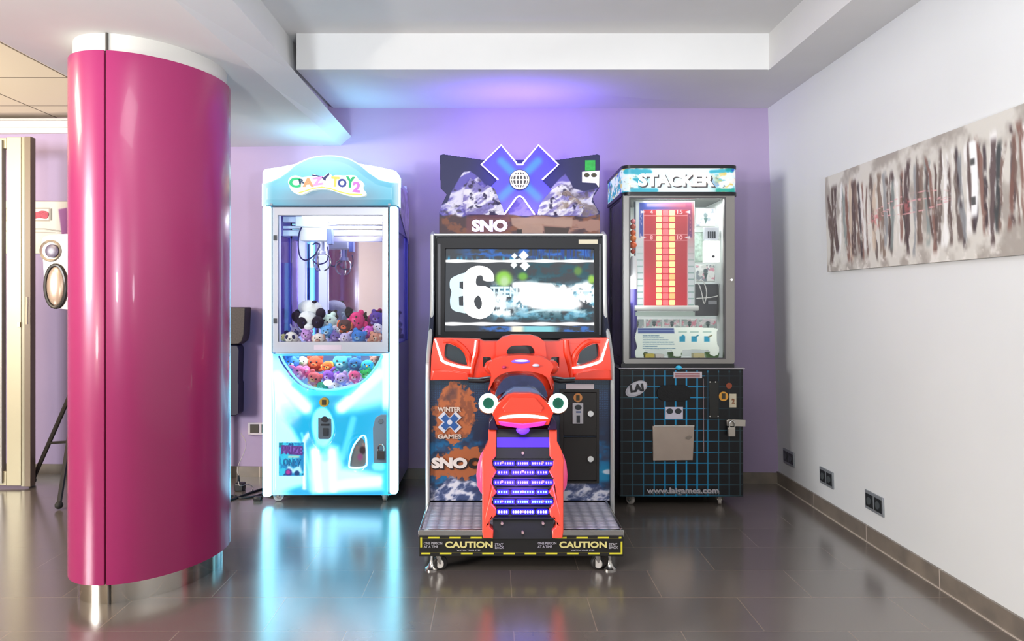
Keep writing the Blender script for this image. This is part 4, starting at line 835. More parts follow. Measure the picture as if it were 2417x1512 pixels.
for x_ in (1051, 1320):
    obj('lettering', text_mb('CAUTION', (x_, 1277, x_+112, 1292), Yp-.006, .003, .035), YL, cp)
    obj('lettering', text_mb('ONE PERSON\nAT A TIME', (x_-51, 1278, x_-7, 1292), Yp-.006, .003, .02), WL, cp)
    obj('lettering', text_mb('WATCH YOUR STEP', (x_+27, 1296, x_+83, 1299.5), Yp-.006, .003, .02), WL, cp)
    obj('lettering', text_mb('STAY\nBACK', (x_+117, 1281, x_+139, 1294), Yp-.006, .003, .02), WL, cp)
for px, yy, w_ in ((1036, Yp+.035, .2), (1412, Yp+.035, .35), (1040, Yf+.5, 1.6), (1410, Yf+.5, 1.6)):
    c_ = caster(xm, XX(px, Yp)-.012, yy, .031, .086, w_, pm('dark_wheel', '#2a2826', .5)); wq = (XX(px, Yp)-.012+.0155, yy-.011, .031); obj('wheel_disc', MB().cyl(wq, (wq[0]-.003, wq[1]-.005, wq[2]), .021), pm('pale_wheel', '#b9b4ae', .35), c_, bevel=.002)
for x_ in (P0+.055, P1-.055):
    g = MB().cyl((x_, Yp+.04, .012), (x_, Yp+.04, .075), .008); g.lathe((x_, Yp+.04, 0), (0, 0, 1), [(0, .03), (.006, .03), (.014, .018), (.03, .011), (.04, .010)], 20)
    obj('levelling_foot', g, CHROME, xm)
# ------- the ride-on sled
def sec(cx_, cy_, Y_, rx, ry, n=20, e=2.4, wtop=1.0):
    """superellipse loop around pixel centre (cx_,cy_) at depth Y_, in pixels"""
    out = []
    for i in range(n):
        t = 2*math.pi*i/n; c, s2 = math.cos(t), math.sin(t)
        x_ = rx*abs(c)**(2/e)*(1 if c > 0 else -1); y_ = ry*abs(s2)**(2/e)*(1 if s2 > 0 else -1)
        if s2 < 0: x_ *= wtop
        out.append(S(cx_+x_, cy_+y_, Y_))
    return out
sl = obj('sled_body', MB().loft([sec(1234, 925, 3.66, 60, 60, wtop=.9), sec(1233, 915, 3.60, 74, 62, wtop=.95), sec(1232, 906, 3.54, 77, 50, wtop=.96), sec(1231, 900, 3.50, 74, 48, wtop=.95), sec(1231, 898, 3.47, 66, 42, wtop=.9)]), ORANGE, xm, smooth=60, bevel=0, label='orange tank and body of the sled')
# shoulders: tank flare under the handlebar
obj('tank', MB().plate([spl([(1152, 924), (1160, 888), (1153, 866), (1162, 852), (1190, 842), (1230, 838), (1272, 842), (1298, 852), (1306, 866), (1298, 888), (1304, 924), (1290, 890), (1262, 878), (1230, 876), (1198, 878), (1170, 892)], 3)], 3.44, 3.56), ORANGE, sl, bevel=.018, seg=3)
GP = pm('dark_grip', '#17161a', .5)
for mf in (lambda x: x, lambda x: 2*1231-x):
    hb = obj('bar_housing', MB().ell(S(mf(1160), 866, 3.50), (.034, .05, .034)), ORANGE, sl)
    obj('mirror_recess', MB().ell(S(mf(1164), 870, 3.452), (.014, .008, .011)), pm('violet_recess', '#3a2046', .3), hb)
    obj('handlebar_grip', MB().tube([S(mf(x), y, 3.55) for x, y in ((1156, 893), (1140, 898), (1106, 897))], [.014, .013, .011], 12), GP, sl)
    obj('brake_lever', MB().tube([S(mf(x), y, 3.53) for x, y in ((1158, 889), (1130, 893), (1104, 892))], .005, 8), pm('dark_steel'), sl)
obj('instrument_cluster', MB().ell(S(1229, 852, 3.455), (.052, .03, .012)), glow('violet_display', '#7a5ae8', .5), sl)
obj('display_glass', MB().ell(S(1231, 851, 3.43), (.032, .01, .0055)), glow('pale_violet_display', '#c9b8ff', .9), sl)
obj('switch', MB().ell(S(1265, 862, 3.43), (.017, .012, .008)), pm('pale_switch', '#dcd8ee', .2), sl, label='pale oval switch'); obj('switch', MB().ell(S(1190, 866, 3.435), (.011, .01, .007)), pm('pink_switch', '#c83a6a', .3), sl)
SEAT = pm('navy_vinyl', '#232a50', .22, coat=.4, noise=.15, nscale=30)
obj('seat', MB().plate([spl([(1168, 938), (1176, 912), (1192, 893), (1212, 886), (1246, 886), (1266, 892), (1284, 910), (1292, 938), (1268, 924), (1230, 918), (1192, 924)], 4)], 3.37, 3.47), SEAT, sl, bevel=.015, seg=3)
obj('seat_cushion', MB().ell(S(1230, 915, 3.44), (.105, .06, .058)), SEAT, sl)
obj('seat_band', MB().plate([[(1176, 946), (1196, 924), (1212, 914), (1250, 914), (1268, 921), (1292, 944), (1276, 934), (1252, 928), (1210, 928), (1192, 934)]], 3.32, 3.40), pm('slate_vinyl', '#5a6b92', .3, coat=.3), sl, bevel=.008, seg=3)
tail = [(1198, 931), (1214, 927), (1252, 927), (1273, 932), (1296, 955), (1307, 974), (1300, 990), (1296, 1002), (1262, 1008), (1234, 1010), (1204, 1008), (1172, 1002), (1168, 990), (1161, 976), (1174, 955)]
tt = obj('tail', MB().plate([tail], 3.28, 3.44), ORANGE, sl, bevel=.02, seg=4)
obj('tail_panel', MB().plate([[(1204, 938), (1264, 938), (1284, 962), (1278, 972), (1190, 972), (1184, 962)]], 3.272, 3.29), pm('orange_satin', '#ee4a34', .35), tt, bevel=.005)
obj('tail_light', MB().tube([S(a, b, 3.275) for a, b in ((1178, 987), (1192, 984), (1212, 982), (1234, 981.5), (1256, 982), (1276, 984), (1293, 987))], [.003, .006, .007, .007, .007, .006, .003], 8), glow('warm_white_bar', '#fff6fa', 4.5), tt, label='glowing white tail light bar')
MGL = glow('magenta_underlight', '#c02cf0', 1.0)
obj('underlight_glow', MB().plate([[(1176, 994), (1234, 1000), (1290, 994), (1284, 1004), (1234, 1012), (1182, 1004)]], 3.272, 3.30), pm('magenta_lit_plastic', '#d83a8a', .3, emit='#c82cc8', es=.45), tt, bevel=.003)  # tail plastic with the magenta light put into its colour and glow
obj('underlight_glow', MB().ell(S(1234, 1014, 3.29), (.03, .02, .02)), glow('violet_lamp', '#6a34f0', 1.2), tt)
for mf in (lambda p: p, lambda p: [(2*1234-a, b) for a, b in p]):
    obj('tail_wing', MB().plate([mf([(1166, 978), (1172, 1004), (1176, 1014), (1153, 1014), (1154, 996)])], 3.30, 3.42), pm('dark_plum', '#261238', .3), tt, bevel=.004)
# round rear lights with shrouds
for px in (1153, 1317.5):
    c0 = S(px, 951, 3.33)
    sh = obj('lamp_shroud', MB().lathe(c0+Vector((0, .012, -.006)), (0, 1, -.25), [(0, .044), (.03, .046), (.09, .043), (.13, .03)], 28), pm('copper_shroud', '#8a5a4a', .25, .5, coat=.4), sl, label='copper coloured lamp shroud')
    pts = [c0+Vector((math.cos(t)*.035, 0, math.sin(t)*.035)) for t in (2*math.pi*i/28 for i in range(28))]
    obj('ring_light', MB().tube(pts, .0095, 10, True), glow('ring_white', '#d8fff0', 3.4), sh, label='glowing white ring light')
    obj('lens', MB().lathe(c0+Vector((0, .006, 0)), (0, 1, 0), [(0, .03), (.01, .032)], 24), pm('dark_green_lens', '#0a4034', .15, emit='#0c8a5c', es=.04), sh)
# belt tunnel with side rails
ra = [(1153, 1014), (1153, 1041), (1146, 1055), (1141, 1066), (1137, 1085), (1138, 1110), (1138, 1254), (1140, 1270)]
rb = [(1164, 1271), (1165, 1251), (1156, 1244), (1156, 1230), (1170, 1217), (1172, 1200), (1160, 1187), (1162, 1175), (1173, 1162), (1167, 1152), (1161, 1141), (1163, 1130), (1173, 1112), (1163, 1100), (1162, 1088), (1171, 1076), (1172, 1014)]
def tilt(mb, y0, y1, Y0, Yt):
    """lean a mesh back: depth grows from Y0 at pixel row y1 to Yt at row y0, keeping what is seen from the front"""
    out = MB(); out.f = mb.f
    for x_, yy, z in mb.v:
        r = CY-(z-H)*F/3.23; k = Y0+(Yt-Y0)*max(0, min(1, (y1-r)/(y1-y0))); f_ = k/3.23; out.v.append((x_*f_, yy-3.23+k, H+(z-H)*f_))
    return out
TL = lambda mb: tilt(mb, 1010, 1271, 3.195, 3.33)
tn = obj('belt_tunnel', TL(MB().plate([[(1162, 1012), (1308, 1012), (1306, 1271), (1164, 1271)]], 3.245, 3.235+.08)), pm('black_track', '#101017', .4), xm, label='black sloping track tunnel at the back of the sled')
rl = pm('orange_rail', '#f04c30', .3, coat=.4)
obj('side_rail', TL(MB().plate([ra+rb], 3.225, 3.29)), rl, tn, bevel=.006, seg=3); obj('side_rail', TL(MB().plate([[(2*1234-a, b) for a, b in ra+rb]], 3.225, 3.29)), rl, tn, bevel=.006, seg=3)
obj('tunnel_wall', MB().box(XX(1166, 3.4), XX(1302, 3.4), 3.41, 3.62, zpl, ZZ(1010, 3.41)), DG, xm)
vl = pm('violet_glow_band', '#3a1aa8', .4, emit='#3a18d8', es=1.2)
obj('glow_band', TL(MB().plate([[(1173, 1032), (1297, 1032), (1297, 1055), (1173, 1055)]], 3.24, 3.25)), vl, tn, label='violet glowing band')  # violet light on the tunnel, put in as an emissive plate
g = MB()
for yy in (1062, 1226, 1241): g = g
lug = pm('track_lug', '#181820', .35)
for i, yy in enumerate((1084, 1105, 1127, 1150, 1172, 1195, 1221)):
    obj('track_lug', TL(MB().plate([[(1163 if i % 2 == 0 else 1172, yy), (1306 if i % 2 == 0 else 1297, yy), (1306 if i % 2 == 0 else 1297, yy+3), (1163 if i % 2 == 0 else 1172, yy+3)]], 3.22, 3.25)), lug, tn)
DB = pm('led_halo_base', '#1b1466', .4, emit='#2a1cd0', es=1.0)  # base glows to stand in for the bluish halo round the leds
cl_ = [glow('led_violet', '#8a7aff', 2.0), glow('led_blue', '#6fa8ff', 2.2), glow('led_white', '#e6dcff', 3.6)]
for i, yy in enumerate((1093, 1114.5, 1138, 1161, 1184, 1208)):
    grp = [(1167, 1213), (1221, 1247), (1255, 1303)] if i % 2 == 0 else [(1175, 1199), (1209, 1260), (1268, 1292)]
    for x0, x1 in grp:
        lb = obj('led_strip', TL(MB().plate([rrect(x0-2.5, yy-6, x1+2.5, yy+6, 4)], 3.232, 3.25)), DB, tn)
        n = int((x1-x0)/5.2); g = MB()
        for k in range(n):
            cx_ = x0+(k+.5)*(x1-x0)/n
            if abs(cx_-1185.5) < 3 and i % 2 == 0 or abs(cx_-1282) < 3 and i % 2 == 0 or abs(cx_-1234) < 3 and i % 2: continue
            g.plate([rrect(cx_-1.7, yy-2.6, cx_+1.7, yy+2.6, 1.2, 2)], 3.227, 3.234)
        o_ = obj('led', TL(g), cl_[2 if i == 5 else (1 if i in (3, 4) else 0)], lb)
scw = pm('pinkish_screw', '#b89c92', .35, .6)
for x_, yy in [(1186, 1091), (1281, 1091), (1234, 1112), (1185, 1136), (1282, 1136), (1234, 1160), (1185, 1183), (1282, 1183), (1234, 1207), (1185, 1235), (1282, 1235), (1234, 1257), (1234, 1069)]:
    obj('bolt', TL(MB().plate([circ(x_, yy, 3.2)], 3.222, 3.24)), scw, tn, bevel=.001)
# pink fairings either side
for mf in (lambda x: x, lambda x: 2*1232-x):
    L_ = []
    for yy, w in ((1062, 2), (1075, 9), (1095, 15), (1120, 18), (1145, 16), (1160, 9), (1168, 2)): L_.append([S(mf(1142)+math.cos(t)*w, yy, 3.36+math.sin(t)*.035*w/18) for t in (2*math.pi*i/16 for i in range(16))])
    obj('foot_fairing', MB().loft(L_), pm('pink_lit_fairing', '#f2608a', .3, emit='#e8408c', es=.25, coat=.4), xm, smooth=60)
area('track_light', tuple(S(1234, 1140, 3.12)), tuple(S(1234, 1140, 3.6)), .15, .7, (.3, .12, 1.0))
area('topper_light', (XX(1226, 4.3), 4.38, 2.02), (XX(1226, 4.3), 4.75, 2.42), .55, 6, (.22, .12, 1.0), .1)
# ------------------------------------------------------------------ block stacking prize machine
Ys = 4.24; Yu = 4.27
sm = thing('stacking_machine', (1.05, 4.5, 0), 'black prize machine with blue grid base and red game board, nearest the white wall', 'arcade machine')
X0, X1 = XX(1462, Ys), XX(1755, Ys); zc = ZZ(871, Ys); zf = ZZ(1172, Ys); YRs = 4.80
BK = pm('black_laminate', '#131318', .35, coat=.3)
lb = obj('base_cabinet', MB().box(X0, X1, Ys, YRs-.03, zf, zc), BK, sm, bevel=.006)
def grid_art(x, y):
    a = Art(x, y, '#17181b'); q = 25.3; fx = (x-1519) % q; fy = (y-886.5) % 25.75
    fx = np.minimum(fx, q-fx); fy = np.minimum(fy, 25.75-fy)
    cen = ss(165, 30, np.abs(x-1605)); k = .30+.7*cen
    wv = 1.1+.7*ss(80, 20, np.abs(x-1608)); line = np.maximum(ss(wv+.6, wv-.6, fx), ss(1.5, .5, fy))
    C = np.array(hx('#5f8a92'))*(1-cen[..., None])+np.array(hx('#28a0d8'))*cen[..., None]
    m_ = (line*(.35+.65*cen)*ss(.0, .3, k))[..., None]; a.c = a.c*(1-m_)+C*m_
    a.rect(1664, 879, 1752, 990, '#17181b', 1, .6); return a
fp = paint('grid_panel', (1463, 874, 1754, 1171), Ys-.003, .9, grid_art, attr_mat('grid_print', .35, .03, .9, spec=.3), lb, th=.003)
obj('top_edge', MB().box(X0-.006, X1+.006, Ys-.008, YRs-.03, zc, zc+.008), pm('silver_edge', '#b9b5b8', .3, .6), lb, bevel=.002)
tx = lambda s, r, c, par, b_=.03, rot=0, yy=Ys-.012, mat=None: obj('lettering', text_mb(s, r, yy, .003, b_, rot), mat or pm('ink_'+c[1:], c, .45), par)
nl = obj('notice_label', MB().pbox(1590, 877, 1657, 892, Ys-.008, Ys-.002), pm('white_label'), lb)
for yy in (881, 885, 889): obj('print_line', MB().pbox(1594, yy-.7, 1652, yy+.7, Ys-.0095, Ys-.008), pm('red_print', '#a8504e', .6), nl)
em = obj('oval_emblem', MB().plate([circ(1502, 917, 28, 16, 30, -.5)], Ys-.010, Ys-.002), pm('emblem_silver', '#bcb8c0', .4, .2), lb)
obj('emblem_ring', MB().plate([circ(1503, 916, 24, 12.5, 30, -.5)], Ys-.0125, Ys-.009), pm('emblem_pale', '#d6d3da', .4), em)
tx('LAI', (1487, 906, 1519, 924), '#232328', em, .06, -8, Ys-.015)
obj('speaker_grille', MB().plate([rrect(1551, 909, 1632, 946, 18)], Ys-.012, Ys-.002), pm('speaker_black', '#101012', .7, bump=.4, nscale=200), lb, bevel=.002)
st = obj('sticker', MB().pbox(1571, 960, 1612, 988, Ys-.006, Ys-.002), pm('white_sticker', '#d8d4e4', .5), lb, label='white sticker with two dark circles')
obj('sticker_mark', MB().plate([circ(1581, 970, 8, 6.5)], Ys-.008, Ys-.005).plate([circ(1601, 970, 8, 6.5)], Ys-.008, Ys-.005), pm('dark_mark', '#2b3238', .5), st)
pdp = obj('prize_door', MB().plate([[(1540, 1005), (1639, 1005), (1636, 1086), (1541, 1087)]], Ys-.014, Ys-.002), pm('brushed_plate', '#b3a498', .38, .75, noise=.05, nscale=8), lb, bevel=.003, label='brushed steel prize door')
obj('hinge', MB().pbox(1543, 1003, 1639, 1006.5, Ys-.018, Ys-.002), CHROME, pdp); obj('finger_tab', MB().plate([spl([(1618, 1033), (1628, 1028), (1634, 1031), (1626, 1037)], 3)], Ys-.024, Ys-.013), pm('tab_grey', '#8f857c', .3, .7), pdp, bevel=.001)
obj('blue_button', MB().ell(S(1602, 867, Ys-.01), (.018, .018, .012)), pm('cyan_button', '#3aa8d0', .2, emit='#3aa8d0', es=.3), lb, label='domed cyan button on the top edge')
cpn = obj('coin_panel', MB().pbox(1674, 899, 1697, 986, Ys-.009, Ys-.002), pm('coin_black', '#0d0f0c', .25), lb, bevel=.002)
for a, b_ in ((1676, 901), (1689, 901), (1676, 982), (1695, 982)): obj('screw', MB().plate([circ(a, b_, 1.6, None, 10)], Ys-.012, Ys-.008), CHROME, cpn)
obj('cable_line', MB().tube([S(1660, 893, Ys-.006), S(1661, 1068, Ys-.006)], .0022, 6), pm('pinkish_trim', '#a08c90', .5), lb)
for r_, c_, x_, y_, rr in (('orange', '#e0a03a', 1708, 935, 11), ('rust', '#8a3f22', 1721, 910, 7)):
    s__ = obj('coin_sticker', MB().plate([circ(x_, y_, rr)], Ys-.008, Ys-.002), pm('sticker_'+r_, c_, .5), lb)
    if r_ == 'orange': tx('1', (1704, 928, 1712, 941), '#3a3420', s__, .05, 0, Ys-.010)
cl2 = obj('price_label', MB().pbox(1722, 929, 1738, 961, Ys-.008, Ys-.002), pm('cream_label'), lb); tx('2', (1727, 940, 1734, 952), '#8a5a3a', cl2, .03, 0, Ys-.010)
hp = obj('hasp', MB().plate([[(1715, 992), (1720, 989), (1760, 991), (1760, 1006), (1716, 1005)]], Ys-.022, Ys-.004), pm('zinc', '#b5afa6', .3, .8), lb, bevel=.002)
pk = obj('padlock', MB().pbox(1719, 1008, 1736, 1030, Ys-.045, Ys-.024), pm('zinc'), lb, bevel=.003); obj('shackle', MB().tube([S(a, b_, Ys-.034) for a, b_ in spl([(1722, 1008), (1722, 998), (1728, 992), (1734, 998), (1734, 1008)], 4, False)], .004, 6), CHROME, pk)
tx('www.laigames.com', (1528, 1152, 1698, 1169), '#5d666c', lb, .05, 0, Ys-.008); tx('www.laigames.com', (1526, 1150, 1696, 1167), '#b7b2b8', lb, .02, 0, Ys-.012)
for a, b_ in ((1497, 0), (1706, 0)): caster(sm, XX(a, Ys), Ys+.06, .028, zf+.004, 2.2 if a < 1600 else 1.2)
for a in (1500, 1715): caster(sm, XX(a, Ys), YRs-.12, .028, zf+.004, 1.6)
# upper cabinet: open box with glazed door
U0, U1 = XX(1470, Yu), XX(1735, Yu); zt_, zb_ = ZZ(455, Yu), ZZ(866, Yu)
INW = pm('pale_interior', '#dfe4e2', .5)
uc = obj('display_case', MB().box(U0+.004, U1-.004, YRs-.02, YRs, zb_, zt_).box(U0+.004, U1-.004, Yu+.02, YRs, zb_, zb_+.02).box(U0+.004, U1-.004, Yu+.02, YRs, zt_-.02, zt_).box(U1-.018, U1-.004, Yu+.02, YRs, zb_, zt_), BK, sm)
obj('case_lining', MB().box(U0+.02, U1-.02, YRs-.03, YRs-.021, zb_+.02, zt_-.02).box(U1-.03, U1-.019, Yu+.03, YRs-.03, zb_+.02, zt_-.02).box(U0+.02, U1-.02, Yu+.03, YRs-.03, zb_+.02, zb_+.026), INW, uc, label='pale lining of the display case')
# left flank: glazed strip with posts
g = MB(); g.box(U0, U0+.014, YRs-.06, YRs, zb_, zt_); g.box(U0, U0+.014, Yu+.02, Yu+.1, zb_, zt_); g.box(U0, U0+.014, Yu+.1, YRs-.06, zb_, zb_+.04); g.box(U0, U0+.014, Yu+.1, YRs-.06, zt_-.03, zt_)
obj('side_frame', g, pm('navy_frame', '#15152e', .3), uc); obj('side_window', MB().box(U0+.004, U0+.009, Yu+.1, YRs-.06, zb_+.04, zt_-.03), glass('clear_glass'), uc)
FR = pm('grey_metal_frame', '#8f8c88', .32, .75)
df = obj('glazed_door', MB().plate([rrect(1471, 456, 1734, 858, 6), [(1487, 467), (1711, 467), (1711, 854-9), (1487, 845)]], Yu-.02, Yu+.02), FR, sm, bevel=.004)
obj('door_edge', MB().pbox(1469, 456, 1474, 866, Yu-.012, Yu+.03), pm('black_edge', '#111116', .3), df); obj('inner_seal', MB().plate([[(1485, 465), (1713, 465), (1713, 847), (1485, 847)], [(1488, 468), (1710, 468), (1710, 844), (1488, 844)]], Yu-.024, Yu-.018), pm('dark_seal', '#4c4a4c', .5), df)
obj('door_glass', MB().pbox(1487, 467, 1711, 845, Yu, Yu+.004), glass('clear_glass'), df)
obj('lock', MB().cyl(S(1727, 660, Yu-.035), S(1727, 660, Yu-.018), .007), CHROME, df)
obj('bottom_bar', MB().pbox(1466, 858, 1733, 870, Yu-.022, Yu+.04), pm('black_edge'), sm)
# lit header with rounded corners
zh0, zh1 = ZZ(453, Yu-.03), ZZ(397, Yu-.03)
hp_ = [(U1+.004, YRs)]+[(U1+.004-.05+.05*math.cos(a), Yu+.02-.05*math.sin(a)) for a in (i*math.pi/2/8 for i in range(9))]+[(U0-.004+.05-.05*math.sin(a), Yu+.02-.05*math.cos(a)) for a in (i*math.pi/2/8 for i in range(9))]+[(U0-.004, YRs)]
def band(z0, z1, grow=0, closed=True):
    pts = [(x+(grow if x > 1.05 else -grow), y-(grow if y < Yu+.03 else 0)) for x, y in hp_]
    return MB().loft([[(x, y, z0) for x, y in pts], [(x, y, z1) for x, y in pts]])
hd = obj('header_core', band(zh0, zh1), pm('header_white', '#c8d4d4', .4, emit='#e8fbff', es=.2), sm)
obj('header_rim', band(zh1, zh1+.018, .005), pm('black_edge'), hd); obj('header_rim', band(zh0-.02, zh0, .006), pm('black_edge'), hd)
# printed, back-lit film following the header curve
pts = [hp_[-1]]+[p for p in reversed(hp_[1:-1])]+[hp_[0]]
fine = []
for i in range(len(pts)-1):
    a, b_ = Vector(pts[i]), Vector(pts[i+1]); n = max(1, int((b_-a).length/.004)); fine += [a.lerp(b_, k/n) for k in range(n)]
fine.append(Vector(pts[-1])); nz_ = 34
arc = np.cumsum([0]+[(fine[i+1]-fine[i]).length for i in range(len(fine)-1)])
A_, Z_ = np.meshgrid((arc-arc[-1]/2-.0)*400, np.linspace(0, 56, nz_))
def head_art(x, y):
    a = Art(x, y, '#e9fbff'); n = ridge(x*.045, y*.07, 3); w = ss(60, 110, np.abs(x))
    a.mix('#18a4c0', ss(.5, .62, fbm(x*.035+3, y*.05))*w); a.mix('#1a9a94', ss(.6, .7, fbm(x*.03+9, y*.06))*w); a.mix('#1f5fc8', ss(.62, .7, fbm(x*.06, y*.05+6))*w); a.mix('#e8c860', ss(.62, .7, fbm(x*.06+20, y*.08))*w*.9); a.mix('#fff6f0', ss(.7, .85, n)*w); a.mix('#3a3a40', ss(.72, .78, fbm(x*.11+2, y*.13))*w)
    a.mix('#3fb4cc', ss(8, 4, seg(x, y, -125, 7, -70, 9))); a.mix('#3fb4cc', ss(7, 3, seg(x, y, -110, 52, -55, 52))); a.mix('#3fb4cc', ss(6, 2, seg(x, y, 70, 8, 100, 6))); a.mix('#2fae9c', ss(6, 2, seg(x, y, 85, 52, 125, 52)))
    return a
C = lin(np.clip(head_art(A_, Z_).c, 0, 1)); V = [(p.x+(.0015 if p.x > 1.05 else -.0015), p.y-.0015, zh1-(zh1-zh0)*j/(nz_-1)) for j in range(nz_) for p in fine]; m_ = len(fine)
me = bpy.data.meshes.new('header_print'); off = sm.location
me.from_pydata([(v[0]-off.x, v[1]-off.y, v[2]-off.z) for v in V], [], [(j*m_+i, (j+1)*m_+i, (j+1)*m_+i+1, j*m_+i+1) for j in range(nz_-1) for i in range(m_-1)])
at = me.color_attributes.new('Col', 'FLOAT_COLOR', 'POINT'); at.data.foreach_set('color', np.concatenate([C.reshape(-1, 3), np.ones((len(V), 1))], 1).astype(np.float32).reshape(-1)); me.shade_smooth()
me.materials.append(attr_mat('header_film', .3, .55, .35)); o = bpy.data.objects.new('header_print', me); COL.objects.link(o); o.parent = hd
tx('STACKER', (1509, 412, 1690, 443), '#8d8f94', hd, .05, 0, Yu-.036, pm('letter_shadow', '#4c4a4e', .5)); tx('STACKER', (1506, 409, 1686, 440), '#ffffff', hd, .055, 0, Yu-.042, glow('letter_white', '#e9e2dc', .45))
# game board inside
Yg = Yu+.10
gm = obj('game_board', MB().plate([[(1500, 474), (1640, 474), (1640, 732), (1500, 732)]], Yg, Yg+.05), pm('board_white', '#dfe6e4', .4), sm, bevel=.003)
def board(x, y):
    a = Art(x, y, '#d8e2e2'); a.rect(1509, 478, 1633, 560, '#3a4fa8', 1.5); a.rect(1526, 480, 1618, 488, '#8a84b0', 1.5)
    a.mix('#e8e0f4', ss(.6, .75, vn(x*.5, y*.3))*ss(1.5, .5, np.minimum(np.abs(x-1513), np.abs(x-1629))/2)*ss(500, 510, y)*.8)
    for k in range(20):
        yy = 566+k*15.2
        a.rect(1503, yy, 1518, yy+3, '#7fa49c', .8, .8*min(1, k/5)) if yy < 722 else 0; a.rect(1624, yy, 1638, yy+3, '#7fa49c', .8, .8*min(1, k/5)) if yy < 722 else 0
    a.rect(1518, 495, 1624, 721, '#e8ccd0', .8); a.rect(1520, 495, 1622, 721, '#c8323c', .8); a.mix('#b84048', .7*ss(1520, 1622, x)*ss(640, 500, y)); a.mix('#e01c34', ss(600, 720, y)*ss(1520, 1522, x)*ss(1622, 1620, x)*ss(721, 720, y)*.7)
    for yy in (508, 553, 567): a.line(1520, yy, 1622, yy, 1.6, '#f0a0a4')
    a.poly([(1512, 496), (1524, 500), (1512, 504)], '#f4f0ff', 1); a.poly([(1629, 496), (1617, 500), (1629, 504)], '#f4f0ff', 1); a.poly([(1512, 556), (1526, 560), (1512, 564)], '#f0e0e4', 1); a.poly([(1629, 556), (1615, 560), (1629, 564)], '#f0e0e4', 1)
    return a
bp_ = paint('board_print', (1501, 475, 1639, 731), Yg-.002, .9, board, attr_mat('backlit_board', .4, .28, .6), gm, th=.002)
for s2, r_ in (('15', (1598, 495, 1611, 505)), ('10', (1598, 555, 1611, 565)), ('4', (1534, 495, 1541, 505)), ('8', (1534, 555, 1541, 565))): obj('numeral', text_mb(s2, r_, Yg-.005, .002, .02), pm('pale_pink_print', '#e8a4a8', .5, emit='#e8a4a8', es=.3), bp_)
lit = [glow('cell_yellow', '#fbd58a', .75), glow('cell_pink', '#ee6a70', .55), glow('cell_orange', '#f5b070', .6)]
for j in range(15):
    for i in range(3):
        x_ = 1549+i*15.6; y_ = 495+j*15.1
        obj('lit_cell', MB().plate([rrect(x_, y_+1, x_+13, y_+13.2, 1.5, 2)], Yg-.008, Yg-.001), lit[1] if i == 1 else lit[(i == 2)*2 if j % 3 == 1 else 0], gm)
obj('board_ledge', MB().cyl(S(1498, 727, Yg-.03), S(1648, 727, Yg-.03), .016), pm('ledge_white', '#eef2ee', .3), gm, bevel=.002)
obj('board_ledge', MB().pbox(1500, 735, 1640, 746, Yg-.02, Yg+.06), pm('ledge_green', '#b4c8bc', .4), gm, bevel=.002)
obj('cable', MB().tube([S(a, b_, Yg+.02) for a, b_ in spl([(1644, 668), (1650, 672), (1656, 690), (1662, 716), (1668, 690), (1660, 664), (1650, 662)], 4, False)], .003, 6), pm('white_cable', '#e4e4e0', .4), sm)
# instruction sheet on the glass
def sheet(x, y):
    a = Art(x, y, '#e2eee2'); a.poly([(1505, 774), (1590, 774), (1592, 786), (1506, 786)], '#4a5c94', 1.5); a.line(1506, 780, 1592, 780, 1.5, '#a8bcdc')
    for k in range(7):
        yy = 792+k*5; e = (1556, 1566, 1578, 1590, 1592, 1552, 1594)[k]; a.mix('#6f96a8', ss(1.6, .8, np.abs(y-yy))*ss(1516, 1518, x)*ss(e+2, e-2, x)*(.5+.5*(vn(x*.8, y) > .35)))
    for cx_ in (1611, 1639, 1669): a.rect(cx_-7, 793, cx_+6, 806, '#2a94b4', 1); a.rect(cx_-10, 782, cx_+10, 784, '#7fa89c', 1)
    a.poly([(1611-7, 797), (1612, 789), (1617, 793), (1617, 800), (1604, 800)], '#2a94b4', 1); a.line(1640, 796, 1648, 791, 3, '#2f7f94'); a.line(1672, 795, 1680, 791, 3, '#7a7a5a')
    return a
so = spl([(1504, 774), (1600, 772), (1688, 774), (1692, 782), (1693, 812), (1698, 820), (1695, 836), (1684, 840), (1674, 834), (1672, 826), (1612, 826), (1608, 840), (1590, 840), (1584, 826), (1522, 826), (1520, 844), (1502, 846), (1499, 828), (1504, 818)], 2)
sh = paint('instruction_sheet', (1498, 770, 1700, 848), Yu-.003, .9, sheet, attr_mat('sheet_print', .5, .06), df, mask=lambda x, y: sdp(x, y, so) < 0, th=.002)
l = area('stacker_case_light', (XX(1600, 4.4), 4.42, zt_-.03), (XX(1600, 4.4), 4.4, .8), .4, 3.2, (.98, 1.0, .98), .2)
l = area('stacker_case_light', (U0+.04, 4.5, 1.25), (U1, 4.55, 1.2), .7, 1.3, (.98, 1.0, .98), .15)
# ---- prizes behind the glass, each its own thing
def prize_box(px0, py0, px1, py1, Yb_, label, base, print_, kind='prize_box', dep=.05, cat='box', group='boxed prizes in the stacking machine', hang=False):
    c = S((px0+px1)/2, py1, Yb_); t = thing(kind, (c.x, Yb_, c.z), label, cat, group)
    obj('carton', MB().pbox(px0, py0, px1, py1, Yb_, Yb_+dep), pm('carton_'+base[1:], base, .5), t, bevel=.002)
    def f(x, y):
        a = Art(x, y, base); cx_, cy_ = (px0+px1)/2, (py0+py1)/2; w, h_ = (px1-px0), (py1-py0)
        for k, c_ in enumerate(print_): a.mix(c_, ss(.5, .58, fbm(x*.11+k*13, y*.11+px0)))
        a.poly([(cx_-w*.12, cy_), (cx_+w*.12, cy_), (cx_, py1-h_*.1)], '#3f5a58', 1); a.disc(cx_, cy_-h_*.12, w*.12, h_*.13, '#5a6a6c', .2); return a
    paint('front_print', (px0+.6, py0+.6, px1-.6, py1-.6), Yb_-.002, .9, f, attr_mat('prize_print', .4), t, th=.002)
    return t
